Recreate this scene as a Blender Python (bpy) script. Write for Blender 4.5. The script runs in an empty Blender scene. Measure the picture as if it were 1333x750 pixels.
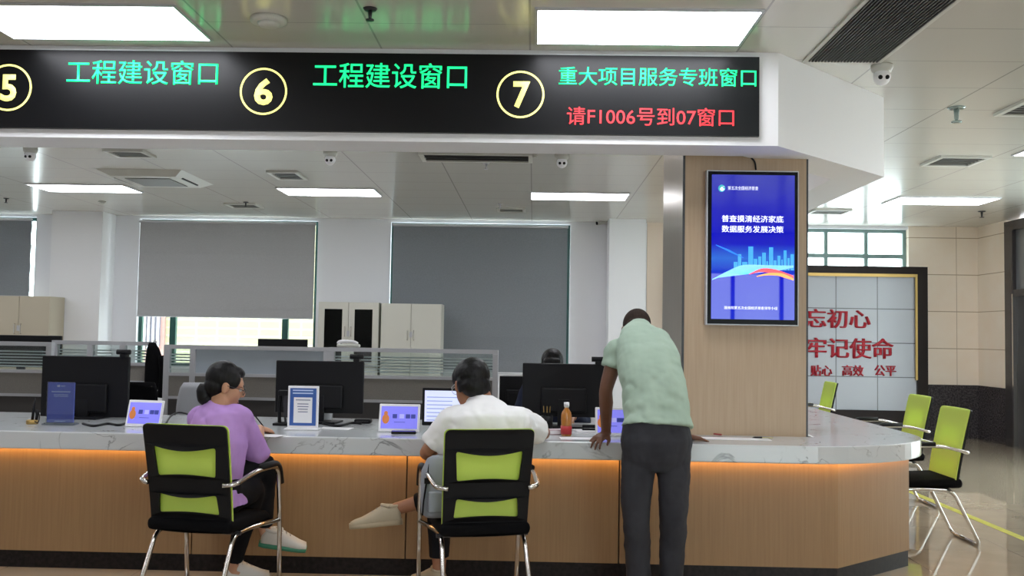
import bpy, bmesh, math, random
from mathutils import Vector, Matrix
random.seed(7)
C = bpy.context.scene.collection
SC = bpy.context.scene
PI = math.pi

# ------------------------------------------------------------------ camera
W, H, F = 1333, 750, 1224.0
CAM_Z, PITCH, ROLL, YAW = 1.43, 0.0492, 0.0168, 0.0231
_fwd = Vector((-math.sin(YAW)*math.cos(PITCH), math.cos(YAW)*math.cos(PITCH), math.sin(PITCH)))
_r0 = Vector((math.cos(YAW), math.sin(YAW), 0)); _u0 = _r0.cross(_fwd)
_right = math.cos(ROLL)*_r0 + math.sin(ROLL)*_u0
_up = -math.sin(ROLL)*_r0 + math.cos(ROLL)*_u0
CAM = Vector((0, 0, CAM_Z))
cd = bpy.data.cameras.new('camera'); cam = bpy.data.objects.new('camera', cd); C.objects.link(cam)
cd.sensor_width = 36; cd.lens = 36*F/W; cd.clip_start = .05; cd.clip_end = 200
m = Matrix((_right, _up, -_fwd)).transposed().to_4x4(); m.translation = CAM
cam.matrix_world = m
SC.camera = cam

def ray(x, y): return _fwd*F + _right*(x-W/2) - _up*(y-H/2)
def at(x, y, Y):                       # photo point -> the place at depth Y
    d = ray(x, y); return CAM + d*(Y/d.y)
def atz(x, y, z):                      # photo point -> the place at height z
    d = ray(x, y); return CAM + d*((z-CAM_Z)/d.z)

# ------------------------------------------------------------------ light
SC.view_settings.view_transform = 'Standard'; SC.view_settings.look = 'None'
SC.view_settings.gamma = 1; SC.view_settings.use_curve_mapping = False
SC.view_settings.exposure = 0.2
LIGHT = 9.8
wd = bpy.data.worlds.new('world'); SC.world = wd; wd.use_nodes = True
bg = wd.node_tree.nodes['Background']
bg.inputs[0].default_value = (0.92, 0.96, 1.0, 1); bg.inputs[1].default_value = 8.0

# ------------------------------------------------------------------ materials
def lin(c): return tuple((v/12.92 if v <= .04045 else ((v+.055)/1.055)**2.4) for v in (x/255 for x in c))
MATS = {}
def mat(name, rgb, rough=.5, metal=0, spec=.5, emit=0, ecol=None, alpha=1, coat=0, trans=0):
    if name in MATS: return MATS[name]
    M = bpy.data.materials.new(name); M.use_nodes = True; b = M.node_tree.nodes['Principled BSDF']
    b.inputs['Base Color'].default_value = (*lin(rgb), 1); b.inputs['Roughness'].default_value = rough
    b.inputs['Metallic'].default_value = metal; b.inputs['Specular IOR Level'].default_value = spec
    b.inputs['Coat Weight'].default_value = coat; b.inputs['Transmission Weight'].default_value = trans
    if emit:
        b.inputs['Emission Color'].default_value = (*lin(ecol or rgb), 1); b.inputs['Emission Strength'].default_value = emit
    b.inputs['Alpha'].default_value = alpha
    MATS[name] = M; return M
def nt(M): return M.node_tree.nodes, M.node_tree.links, M.node_tree.nodes['Principled BSDF']
def tex_coord(M, scale=(1,1,1), kind='Object'):
    n, l, b = nt(M); tc = n.new('ShaderNodeTexCoord'); mp = n.new('ShaderNodeMapping'); mp.inputs['Scale'].default_value = scale
    l.new(tc.outputs[kind], mp.inputs[0]); return mp.outputs[0]
def noise_mat(name, c1, c2, scale, vec=(1,1,1), rough=.5, spec=.5, bump=0, detail=5, lo=.35, hi=.65, metal=0):
    if name in MATS: return MATS[name]
    M = mat(name, c1, rough, metal, spec); n, l, b = nt(M)
    v = tex_coord(M, vec); t = n.new('ShaderNodeTexNoise'); t.inputs['Scale'].default_value = scale; t.inputs['Detail'].default_value = detail
    l.new(v, t.inputs['Vector'])
    r = n.new('ShaderNodeValToRGB'); r.color_ramp.elements[0].position = lo; r.color_ramp.elements[1].position = hi
    r.color_ramp.elements[0].color = (*lin(c1), 1); r.color_ramp.elements[1].color = (*lin(c2), 1)
    l.new(t.outputs['Fac'], r.inputs[0]); l.new(r.outputs[0], b.inputs['Base Color'])
    if bump:
        bp = n.new('ShaderNodeBump'); bp.inputs['Strength'].default_value = bump; bp.inputs['Distance'].default_value = .01
        l.new(t.outputs['Fac'], bp.inputs['Height']); l.new(bp.outputs[0], b.inputs['Normal'])
    return M
def line_mask(M, vec, axis, period, offset, width):
    """1 on thin lines every `period` metres along an axis"""
    n, l, b = nt(M); s = n.new('ShaderNodeSeparateXYZ'); l.new(vec, s.inputs[0])
    def math_(op, a, bval=None, c=None):
        q = n.new('ShaderNodeMath'); q.operation = op
        l.new(a, q.inputs[0])
        if bval is not None: q.inputs[1].default_value = bval
        return q.outputs[0]
    a = math_('ADD', s.outputs[axis], -offset + 1000*period)
    a = math_('MODULO', a, period); return math_('LESS_THAN', a, width)
def grid_mat(name, base, linec, specs, rough=.5, spec=.5, noise=None, metal=0, linef=1.0):
    M = mat(name, base, rough, metal, spec); n, l, b = nt(M); v = tex_coord(M)
    cur = None
    for sp in specs:
        k = line_mask(M, v, *sp)
        if cur is None: cur = k
        else:
            q = n.new('ShaderNodeMath'); q.operation = 'MAXIMUM'; l.new(cur, q.inputs[0]); l.new(k, q.inputs[1]); cur = q.outputs[0]
    f = n.new('ShaderNodeMath'); f.operation = 'MULTIPLY'; l.new(cur, f.inputs[0]); f.inputs[1].default_value = linef
    mx = n.new('ShaderNodeMix'); mx.data_type = 'RGBA'; l.new(f.outputs[0], mx.inputs[0])
    mx.inputs[6].default_value = (*lin(base), 1); mx.inputs[7].default_value = (*lin(linec), 1)
    if noise:
        c2, sc_, vv = noise
        t = n.new('ShaderNodeTexNoise'); t.inputs['Scale'].default_value = sc_; t.inputs['Detail'].default_value = 6
        mp = n.new('ShaderNodeMapping'); mp.inputs['Scale'].default_value = vv; l.new(v, mp.inputs[0]); l.new(mp.outputs[0], t.inputs['Vector'])
        r = n.new('ShaderNodeValToRGB'); r.color_ramp.elements[0].position = .35; r.color_ramp.elements[1].position = .65
        r.color_ramp.elements[0].color = (*lin(base), 1); r.color_ramp.elements[1].color = (*lin(c2), 1)
        l.new(t.outputs['Fac'], r.inputs[0]); l.new(r.outputs[0], mx.inputs[6])
    l.new(mx.outputs[2], b.inputs['Base Color']); return M

M_white = mat('white_paint', (240, 240, 243), .45)
M_wall = mat('wall_paint', (234, 234, 239), .6)
M_ceil = grid_mat('ceiling_panels', (212, 209, 200), (168, 166, 160),
                  [(0, 3.05, -.05, .012), (0, 3.05, 1.19, .012), (0, 3.05, 2.1, .012), (1, .61, .25, .007)], rough=.2, spec=.9)
M_floor = grid_mat('floor_tiles', (158, 145, 126), (134, 122, 106), [(0, .8, .1, .004), (1, .8, .2, .004)], rough=.03, spec=.6, noise=((168, 155, 136), 3, (1, 1, 1)))
nt(M_floor)[2].inputs['IOR'].default_value = 2.0
M_woodp = noise_mat('wood_pillar', (182, 158, 131), (175, 150, 123), 5, (14, 14, .5), .42, .4)
M_woodc = noise_mat('wood_counter', (152, 121, 86), (145, 114, 80), 5, (14, 14, .5), .42, .4)
M_steel = noise_mat('brushed_steel', (196, 184, 170), (182, 170, 156), 6, (30, 30, .4), .28, .5, metal=.75)
M_plinth = noise_mat('dark_granite', (20, 16, 16), (36, 31, 30), 40, rough=.45, spec=.2)
M_granite = noise_mat('granite_base', (50, 47, 50), (92, 86, 88), 45, rough=.15, spec=.5, lo=.4, hi=.7)
M_stone = grid_mat('tan_stone', (248, 231, 212), (192, 170, 146), [(2, .55, .22, .012), (0, .9, .0, .008)], rough=.2, spec=.5, noise=((250, 236, 220), 3, (1, 1, 1)))
M_black = mat('black_plastic', (14, 14, 17), .5, spec=.25)
M_blackfab = noise_mat('black_fabric', (9, 9, 11), (15, 15, 17), 300, rough=.9, spec=.1)
M_dark = mat('dark_metal', (44, 44, 48), .4)
M_chrome = mat('chrome', (205, 203, 200), .16, 1)
M_silver = mat('silver_frame', (196, 197, 202), .4, .3)
M_lamp = mat('lamp_diffuser', (255, 255, 255), .5, emit=LIGHT, ecol=(246, 248, 255))
M_orange = mat('led_strip', (255, 170, 80), .5, emit=15, ecol=(255, 197, 118))
M_ledblack = mat('led_face', (6, 7, 10), .34, spec=.3)
M_ledg = mat('led_green', (20, 240, 130), .5, emit=1.5, ecol=(16, 222, 124))
M_ledy = mat('led_yellow', (240, 236, 120), .5, emit=.95, ecol=(250, 246, 150))
M_ledr = mat('led_red', (240, 40, 50), .5, emit=.9, ecol=(245, 48, 55))
M_red = mat('red_letter', (178, 30, 48), .5)
M_lime = mat('lime_mesh', (228, 246, 128), .7, spec=.2)
M_beige = mat('beige_cabinet', (190, 180, 160), .5)
M_cabw = mat('cabinet_cream', (208, 206, 196), .5)
M_blind = noise_mat('blind_fabric', (186, 186, 189), (192, 192, 195), 60, rough=.85, spec=.2)
M_blindd = noise_mat('blind_fabric_charcoal', (138, 142, 148), (144, 148, 154), 60, rough=.85, spec=.2)
def translucent(M, col, fac):
    n, l, b = nt(M); t = n.new('ShaderNodeBsdfTranslucent'); t.inputs[0].default_value = (*lin(col), 1)
    mx = n.new('ShaderNodeMixShader'); mx.inputs[0].default_value = fac; o = n['Material Output']
    l.new(b.outputs[0], mx.inputs[1]); l.new(t.outputs[0], mx.inputs[2]); l.new(mx.outputs[0], o.inputs[0])
translucent(M_blind, (160, 160, 160), .14); translucent(M_blindd, (130, 134, 138), .08)
translucent(M_lime, (222, 242, 100), .35)
M_green_frame = mat('green_window_frame', (38, 84, 78), .4)
M_fabricp = noise_mat('partition_fabric', (132, 128, 124), (140, 136, 131), 120, rough=.9, spec=.2)
M_kick = mat('partition_dark', (72, 70, 70), .6)
M_gold = mat('gold_trim', (176, 146, 88), .35, .8)
M_brown = mat('dark_brown_frame', (34, 24, 21), .45, spec=.2)
M_paper = mat('paper', (235, 235, 238), .7)
M_grille = mat('grille_dark', (30, 30, 31), .6)
M_ventgrey = mat('vent_grey', (112, 112, 108), .5)
M_offwhite = mat('appliance_white', (205, 205, 198), .45)
def glass_mat(name, tint, fac, rough=.02):
    if name in MATS: return MATS[name]
    M = bpy.data.materials.new(name); M.use_nodes = True; n = M.node_tree.nodes; l = M.node_tree.links; n.clear()
    o = n.new('ShaderNodeOutputMaterial'); tr = n.new('ShaderNodeBsdfTransparent'); tr.inputs[0].default_value = (*lin(tint), 1)
    g = n.new('ShaderNodeBsdfGlossy'); g.inputs['Roughness'].default_value = rough
    mx = n.new('ShaderNodeMixShader'); mx.inputs[0].default_value = fac
    l.new(tr.outputs[0], mx.inputs[1]); l.new(g.outputs[0], mx.inputs[2]); l.new(mx.outputs[0], o.inputs[0])
    MATS[name] = M; return M
M_glass = glass_mat('clear_glass', (240, 246, 245), .06)
M_cabglass = glass_mat('cabinet_glass', (150, 156, 154), .015)
M_acrylic = glass_mat('acrylic', (225, 230, 235), .12)
M_frost = mat('frosted_glass', (176, 186, 196), .35)
def marble():
    M = mat('quartz_top', (202, 205, 207), .12, spec=.55); n, l, b = nt(M); v = tex_coord(M)
    t = n.new('ShaderNodeTexNoise'); t.inputs['Scale'].default_value = 2.6; t.inputs['Detail'].default_value = 7; t.inputs['Distortion'].default_value = 1.2
    l.new(v, t.inputs['Vector'])
    s = n.new('ShaderNodeMath'); s.operation = 'SUBTRACT'; s.inputs[1].default_value = .5; l.new(t.outputs['Fac'], s.inputs[0])
    a = n.new('ShaderNodeMath'); a.operation = 'ABSOLUTE'; l.new(s.outputs[0], a.inputs[0])
    r = n.new('ShaderNodeValToRGB'); r.color_ramp.elements[0].position = .0; r.color_ramp.elements[1].position = .012
    r.color_ramp.elements[0].color = (*lin((136, 138, 140)), 1); r.color_ramp.elements[1].color = (*lin((202, 205, 207)), 1)
    l.new(a.outputs[0], r.inputs[0])
    t2 = n.new('ShaderNodeTexNoise'); t2.inputs['Scale'].default_value = 5; l.new(v, t2.inputs['Vector'])
    r2 = n.new('ShaderNodeValToRGB'); r2.color_ramp.elements[0].position = .42; r2.color_ramp.elements[1].position = .6
    l.new(t2.outputs['Fac'], r2.inputs[0])
    mx = n.new('ShaderNodeMix'); mx.data_type = 'RGBA'; l.new(r2.outputs[0], mx.inputs[0])
    mx.inputs[6].default_value = (*lin((200, 204, 206)), 1); l.new(r.outputs[0], mx.inputs[7])
    l.new(mx.outputs[2], b.inputs['Base Color']); return M
M_marble = marble()

# ------------------------------------------------------------------ mesh helpers
def link(name, me, m=None, parent=None):
    o = bpy.data.objects.new(name, me); C.objects.link(o)
    if m is not None:
        me.materials.clear(); me.materials.append(m)
    if parent is not None: o.parent = parent
    return o
def obj(name, bm, m, parent=None, smooth=False):
    bmesh.ops.recalc_face_normals(bm, faces=bm.faces)
    me = bpy.data.meshes.new(name); bm.to_mesh(me); bm.free()
    if smooth: me.shade_smooth()
    return link(name, me, m, parent)
def tag(o, label, cat, group=None, kind=None):
    o['label'] = label; o['category'] = cat
    if group: o['group'] = group
    if kind: o['kind'] = kind
    return o
def struct(o): o['kind'] = 'structure'; return o
def thing(name, label, cat, loc=(0, 0, 0), rotz=0, group=None):
    o = bpy.data.objects.new(name, None); C.objects.link(o); o.location = loc; o.rotation_euler = (0, 0, rotz)
    o.empty_display_size = .1
    return tag(o, label, cat, group)
def dup(root, loc=None, rotz=None, label=None):
    r = root.copy(); C.objects.link(r)
    if loc is not None: r.location = loc
    if rotz is not None: r.rotation_euler = (0, 0, rotz)
    if label: r['label'] = label
    for ch in list(root.children):
        c = ch.copy(); C.objects.link(c); c.parent = r
        for g in list(ch.children):
            d = g.copy(); C.objects.link(d); d.parent = c
    return r
def box(bm, x0, x1, y0, y1, z0, z1, bev=0, seg=2, M=None):
    t = bmesh.new()
    vs = [t.verts.new((x, y, z)) for z in (z0, z1) for y in (y0, y1) for x in (x0, x1)]
    for f in ((0,2,3,1),(4,5,7,6),(0,1,5,4),(2,6,7,3),(0,4,6,2),(1,3,7,5)): t.faces.new([vs[i] for i in f])
    if bev: bmesh.ops.bevel(t, geom=list(t.edges), offset=bev, segments=seg, affect='EDGES', profile=.5)
    if M is not None: bmesh.ops.transform(t, matrix=M, verts=t.verts)
    add(bm, t); return bm
def add(bm, t):
    me = bpy.data.meshes.new('tmp'); t.to_mesh(me); t.free(); bm.from_mesh(me); bpy.data.meshes.remove(me)
def bx(*a, **k): return box(bmesh.new(), *a, **k)
def prism(bm, poly, z0, z1, bev=0):
    t = bmesh.new()
    lo = [t.verts.new((x, y, z0)) for x, y in poly]; hi = [t.verts.new((x, y, z1)) for x, y in poly]
    n = len(poly); t.faces.new(lo[::-1]); t.faces.new(hi)
    for i in range(n): t.faces.new((lo[i], lo[(i+1) % n], hi[(i+1) % n], hi[i]))
    bmesh.ops.recalc_face_normals(t, faces=t.faces)
    if bev:
        e = [e for e in t.edges if abs(e.verts[0].co.z-e.verts[1].co.z) < 1e-6]
        bmesh.ops.bevel(t, geom=e, offset=bev, segments=3, affect='EDGES', profile=.5)
    add(bm, t); return bm
def loft(bm, rings, cap=True):
    R = [[bm.verts.new(p) for p in r] for r in rings]; n = len(R[0])
    for a, b in zip(R, R[1:]):
        for i in range(n): bm.faces.new((a[i], a[(i+1) % n], b[(i+1) % n], b[i]))
    if cap: bm.faces.new(R[0][::-1]); bm.faces.new(R[-1])
def ering(c, U, V, n=20, p=2.0):
    out = []
    for i in range(n):
        a = 2*PI*i/n; ca, sa = math.cos(a), math.sin(a)
        ca = math.copysign(abs(ca)**(2/p), ca); sa = math.copysign(abs(sa)**(2/p), sa)
        out.append(Vector(c)+U*ca+V*sa)
    return out
def crom(pts, k=6):
    P = [Vector(p) for p in pts]; P = [2*P[0]-P[1]]+P+[2*P[-1]-P[-2]]; out = []
    for i in range(1, len(P)-2):
        a, b, c, d = P[i-1:i+3]
        for j in range(k):
            t = j/k
            out.append(.5*((2*b)+(c-a)*t+(2*a-5*b+4*c-d)*t*t+(3*b-a-3*c+d)*t**3))
    out.append(P[-2]); return out
def tube(bm, pts, r, n=10, smooth=0, flat=None):
    """sweep along points; r a number or one per point; flat = (ref vector, ratio)"""
    pts = [Vector(p) for p in pts]
    rs = [r]*len(pts) if not hasattr(r, '__len__') else list(r)
    if smooth:
        q = crom([(p.x, p.y, p.z) for p in pts], smooth); rr = []
        for i in range(len(pts)-1):
            for j in range(smooth): rr.append(rs[i]+(rs[i+1]-rs[i])*j/smooth)
        rr.append(rs[-1]); pts, rs = q, rr
    rings = []; prev = None
    for i, p in enumerate(pts):
        d = (pts[min(i+1, len(pts)-1)]-pts[max(i-1, 0)]).normalized()
        if prev is None:
            ref = Vector((0, 0, 1)) if abs(d.z) < .9 else Vector((1, 0, 0))
            if flat: ref = Vector(flat[0])
            U = (ref-d*ref.dot(d)).normalized()
        else: U = (prev-d*prev.dot(d)).normalized()
        if flat:
            ref = Vector(flat[0]); U = (ref-d*ref.dot(d)); U = U.normalized() if U.length > .05 else prev
        V = d.cross(U); prev = U
        k = flat[1] if flat else 1
        rings.append(ering(p, U*rs[i]*k, V*rs[i], n))
    loft(bm, rings); return bm
def fillet(pts, rad, k=5):
    P = [Vector(p) for p in pts]; out = [P[0]]
    for a, b, c in zip(P, P[1:], P[2:]):
        r = min(rad, (a-b).length*.45, (c-b).length*.45)
        s = b+(a-b).normalized()*r; e = b+(c-b).normalized()*r
        for j in range(k+1):
            t = j/k; out.append((1-t)**2*s+2*t*(1-t)*b+t*t*e)
    out.append(P[-1]); return out
def ell(bm, c, r, M=None, seg=20):
    t = bmesh.new(); bmesh.ops.create_uvsphere(t, u_segments=seg, v_segments=seg//2+2, radius=1)
    X = Matrix.Translation(Vector(c)) @ Matrix.Diagonal((*r, 1))
    if M is not None: X = M @ X
    bmesh.ops.transform(t, matrix=X, verts=t.verts); add(bm, t); return bm
def lathe(bm, prof, c=(0, 0, 0), n=20):
    loft(bm, [[Vector(c)+Vector((r*math.cos(2*PI*i/n), r*math.sin(2*PI*i/n), z)) for i in range(n)] for r, z in prof]); return bm
def bake(o_tmp):
    dg = bpy.context.evaluated_depsgraph_get(); dg.update()
    me = bpy.data.meshes.new_from_object(o_tmp.evaluated_get(dg)); return me
def remesh(name, bm, voxel, m, parent=None, smooth=4, disp=None):
    bmesh.ops.recalc_face_normals(bm, faces=bm.faces)
    me = bpy.data.meshes.new('tmp'); bm.to_mesh(me); bm.free()
    t = bpy.data.objects.new('tmp', me); C.objects.link(t)
    r = t.modifiers.new('r', 'REMESH'); r.mode = 'VOXEL'; r.voxel_size = voxel
    if smooth: s = t.modifiers.new('s', 'SMOOTH'); s.iterations = smooth; s.factor = .5
    if disp:
        for q_ in disp:
            if q_[0] == 'M':
                tx = bpy.data.textures.new('creases', 'MARBLE'); tx.marble_type = 'SHARP'; tx.noise_scale = q_[1]; tx.turbulence = 7; tx.noise_depth = 1; st = q_[2]
            else: tx = bpy.data.textures.new('folds', 'CLOUDS'); tx.noise_scale, st = q_
            d = t.modifiers.new('d', 'DISPLACE'); d.texture = tx; d.strength = st; d.texture_coords = 'GLOBAL'; d.mid_level = .42 if q_[0] == 'M' else .48
    me2 = bake(t); bpy.data.objects.remove(t); bpy.data.meshes.remove(me)
    me2.name = name; me2.shade_smooth()
    return link(name, me2, m, parent)
def text_mesh(s, bold=0.0, spacing=1.0, fat=0.0):
    cu = bpy.data.curves.new('t', 'FONT'); cu.body = s; cu.size = 1; cu.offset = bold; cu.space_character = spacing; cu.resolution_u = 3
    o = bpy.data.objects.new('t', cu); C.objects.link(o)
    me = bake(o); bpy.data.objects.remove(o); bpy.data.curves.remove(cu)
    if fat:                                # thicker uprights than cross strokes, like printed Song type
        bm = bmesh.new()
        for dx in (-fat, 0, fat):
            k = len(bm.verts); bm.from_mesh(me); bm.verts.ensure_lookup_table()
            for v in bm.verts[k:]: v.co.x += dx; v.co.z = .0003*(1+dx/fat)
        bm.to_mesh(me); bm.free()
    return me
def text(name, s, p0, p1, m, parent=None, bold=0.0, spacing=1.0, depth=.002, fat=0.0):
    """writing fitted to the box whose lower-left corner is p0 and upper-right corner is p1, facing -Y"""
    me = text_mesh(s, bold, spacing, fat); xs = [v.co.x for v in me.vertices]; ys = [v.co.y for v in me.vertices]
    x0, x1, y0, y1 = min(xs), max(xs), min(ys), max(ys)
    p0, p1 = Vector(p0), Vector(p1); o = Vector((0, 0, 0)) if parent is None else parent.location
    dY = p1.y-p0.y
    bm = bmesh.new(); bm.from_mesh(me)
    for v in bm.verts:
        u = (v.co.x-x0)/(x1-x0); w = (v.co.y-y0)/(y1-y0)
        v.co = Vector((p0.x+(p1.x-p0.x)*u, p0.y+dY*w-v.co.z, p0.z+(p1.z-p0.z)*w))-o
    r = bmesh.ops.extrude_face_region(bm, geom=list(bm.faces))
    for v in [g for g in r['geom'] if isinstance(g, bmesh.types.BMVert)]: v.co.y -= depth
    bpy.data.meshes.remove(me)
    return obj(name, bm, m, parent)

# ------------------------------------------------------------------ room shell
CZ = 3.146; BW = 14.17; XL, XR, YF = -10.0, 6.62, -3.6
struct(obj('floor', bx(XL-.2, XR+.2, YF-.2, BW+.2, -.1, 0), M_floor))
struct(obj('ceiling', bx(XL-.2, XR+.2, YF-.2, BW+.2, CZ, CZ+.1), M_ceil))
struct(obj('wall_left', bx(XL-.2, XL, YF, BW, 0, CZ), M_wall))
SILL, HEAD = .86, 3.10
def wx(px): return at(px, 300, BW).x
wins = [(-11.0, wx(47.5)), (wx(182), wx(414)), (wx(509), wx(742.5)), (2.3, wx(1182))]
wins[0] = (XL+.3, wins[0][1])
def wall_with_holes(name, a0, a1, holes, y0, y1, m, x_axis=True, z1=CZ):
    bm = bmesh.new(); cur = a0
    def b(u0, u1, z0, zz):
        if u1-u0 < 1e-4 or zz-z0 < 1e-4: return
        if x_axis: box(bm, u0, u1, y0, y1, z0, zz)
        else: box(bm, y0, y1, u0, u1, z0, zz)
    for h0, h1, s, t in holes:
        b(cur, h0, 0, z1); b(h0, h1, 0, s); b(h0, h1, t, z1); cur = h1
    b(cur, a1, 0, z1)
    return struct(obj(name, bm, m))
WT = wx(1182)
wall_with_holes('wall_back', XL, WT, [(a, b, SILL, HEAD) for a, b in wins], BW, BW+.25, M_wall)
tw = struct(obj('wall_back_stone', bx(WT, XR, BW-.02, BW+.25, .79, CZ), M_stone))
struct(obj('baseboard_back', bx(WT-1.6, XR, BW-.04, BW+.0, 0, .79), M_granite))
# right wall: stone return, then the dark lift surround
struct(obj('wall_right', bx(XR, XR+.2, 13.3, BW, .79, CZ), M_stone))
struct(obj('baseboard_right', bx(XR-.02, XR+.2, 13.3, BW-.04, 0, .79), M_granite))
wall_with_holes('wall_right_plain', YF, 11.0, [(7.4, 10.8, .1, 2.9)], XR, XR+.2, M_stone, x_axis=False)  # opening and glazing added out of view to let daylight reach the right side
w5 = bmesh.new()
for y in (7.4, 8.5, 9.6, 10.75): box(w5, XR+.06, XR+.12, y, y+.05, .1, 2.9)
w5 = struct(obj('window_5', w5, M_green_frame)); obj('pane', bx(XR+.08, XR+.085, 7.4, 10.8, .1, 2.9), M_glass, w5)
sur = bmesh.new(); box(sur, XR-.03, XR+.2, 13.08, 13.3, 0, CZ-.03); box(sur, XR-.03, XR+.2, 11.0, 13.08, 2.98, CZ-.03)
box(sur, XR-.02, XR+.2, 11.0, 13.08, 2.06, 2.16)
dr = struct(obj('door_1', sur, mat('lift_surround', (70, 66, 68), .22, .3)))
obj('transom_pane', bx(XR+.02, XR+.05, 11.0, 13.08, 2.16, 2.98), mat('grey_glass', (120, 122, 126), .1, .2), dr)
obj('door_leaf', bx(XR+.02, XR+.06, 11.0, 13.06, 0, 2.06), mat('lift_door', (66, 64, 66), .3, .6), dr)
obj('door_edge', bx(XR-.04, XR+.06, 13.06, 13.09, 0, 2.10), M_chrome, dr)
# columns on the back wall
def column(n, px0, px1, Y):
    a = at(px0, 330, Y).x; b = at(px1, 330, Y).x
    struct(obj('column_%d' % n, bx(a, b, Y, BW-.001, 0, CZ), M_white))
column(1, 66, 132, 13.72); column(2, 793, 841, 13.72)
struct(obj('trim_1', bx(at(842, 330, BW).x, at(900, 330, BW).x, BW-.03, BW-.001, 0, CZ), mat('tan_plaster', (226, 206, 188), .6)))
# windows: green frames, panes; roller blinds hang in front
def window(n, x0, x1, mull, rail=None, mw=.045, fm=None):
    bm = bmesh.new(); y0, y1 = BW+.08, BW+.14; t = .05
    box(bm, x0, x0+t, y0, y1, SILL, HEAD); box(bm, x1-t, x1, y0, y1, SILL, HEAD)
    box(bm, x0+t, x1-t, y0, y1, SILL, SILL+t); box(bm, x0+t, x1-t, y0, y1, HEAD-t, HEAD)
    for mx in mull: box(bm, mx-mw, mx+mw, y0-.003, y1+.003, SILL+.001, HEAD-.001)
    for rz in (rail or []): box(bm, x0+t, x1-t, y0, y1, rz-.03, rz+.03)
    w = struct(obj('window_%d' % n, bm, fm or M_green_frame))
    obj('pane', bx(x0, x1, BW+.105, BW+.11, SILL, HEAD), M_glass, w)
    obj('window_sill', bx(x0-.03, x1+.03, BW-.06, BW+.08, SILL-.04, SILL), M_white, w)
    return w
window(1, *wins[0], [-8.3])
window(2, *wins[1], [at(222, 430, BW).x, at(369, 430, BW).x])
window(3, *wins[2], [at(575, 430, BW).x, at(680, 430, BW).x])
window(4, *wins[3], [3.25, 3.85, at(1077.5, 330, BW).x, at(1130, 330, BW).x], [at(1100, 332.5, BW).z], .028, mat('grey_green_frame', (120, 146, 142), .4))
def blind(px0, px1, pbot, m, label, dx0=0):
    x0 = at(px0, 330, BW).x if px0 > -900 else wins[0][0]; x1 = at(px1, 330, BW).x
    y = BW-.05; zt = 3.04; zb = at((px0+px1)/2 if px0 > -900 else 30, pbot, y).z
    t = thing('roller_blind', label, 'blind', (0, 0, 0), 0, 'roller blinds on the back windows')
    bm = bmesh.new(); n = 12
    for i in range(n+1):
        z = zt+(zb-zt)*i/n; yy = y+.004*math.sin(i*1.9)
        for x in (x0, x1): bm.verts.new((x, yy, z))
    bm.verts.ensure_lookup_table()
    for i in range(n): bm.faces.new([bm.verts[k] for k in (2*i, 2*i+1, 2*i+3, 2*i+2)])
    r = bmesh.ops.extrude_face_region(bm, geom=list(bm.faces))
    for v in [g for g in r['geom'] if isinstance(g, bmesh.types.BMVert)]: v.co.y += .003
    obj('blind_fabric', bm, m, t)
    obj('roller_tube', tube(bmesh.new(), [(x0-.01, y-.01, 3.055), (x1+.01, y-.01, 3.055)], .02), M_silver, t)
    obj('bottom_bar', tube(bmesh.new(), [(x0, y, zb), (x1, y, zb)], .012), M_silver, t)
    obj('pull_chain', tube(bmesh.new(), [(x1+.02, y-.02, 3.04), (x1+.02, y-.02, 1.15)], .005, 6), M_dark, t)
blind(-999, 42, 386, M_blindd, 'grey roller blind at the far left, above the beige cabinet')
blind(183, 410.5, 413, M_blind, 'grey roller blind raised to show daylight and outdoor wall beneath it')
blind(512, 738.5, 486, M_blindd, 'charcoal roller blind lowered almost fully behind the cream cabinet')
# outside: a pale brick house across the lane
hb = thing('neighbouring_house', 'sunlit pale brick house seen outside below the raised grey blind', 'building', (0, 18.6, 0))
M_brick = grid_mat('pale_brick', (138, 132, 104), (146, 142, 128), [(2, .16, 0, .03), (0, .42, 0, .03)], rough=.8)
obj('wall', bx(-9, 1.0, 0, .3, 0, 6), M_brick, hb)
obj('pink_wall', bx(-7.7, at(213, 430, 18.5).x, -.06, 0, 0, 6), mat('pink_render', (150, 116, 108), .8), hb)
wg = obj('window', bx(at(188, 430, 18.5).x, at(208, 430, 18.5).x, -.09, -.06, 1.1, 2.0), mat('house_window', (112, 106, 116), .3), hb)
bb = bmesh.new()
for px in (189, 194, 200, 206): box(bb, at(px, 430, 18.5).x-.02, at(px, 430, 18.5).x+.02, -.14, -.1, 1.0, 2.1)
obj('window_bars', bb, mat('bar_grey', (168, 168, 172), .5), wg)
# front wall behind the visitor with glazed entrance
wall_with_holes('wall_front', XL, XR, [(2.5, 5.6, 0.02, 2.55)], YF-.2, YF, M_wall)
ef = bmesh.new()
for x in (2.5, 3.25, 4.05, 4.85, 5.55): box(ef, x, x+.06, YF-.13, YF-.07, 0, 2.55)
box(ef, 2.5, 5.6, YF-.13, YF-.07, 2.49, 2.55)
e = struct(obj('door_2', ef, M_dark)); obj('pane', bx(2.5, 5.6, YF-.105, YF-.1, 0, 2.5), M_glass, e)

# bulkhead ring (white fascia) above the counter
FY = 5.60; SB = at(500, 184, FY).z
outer = [(XL, FY), (1.446, FY), (2.45, 6.62), (2.45, 11.2)]
inner = [(2.12, 11.2), (2.12, 6.75), (1.31, 5.93), (XL, 5.93)]
struct(obj('ceiling_bulkhead', prism(bmesh.new(), outer+inner, SB, CZ-.001), M_white))
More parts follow.
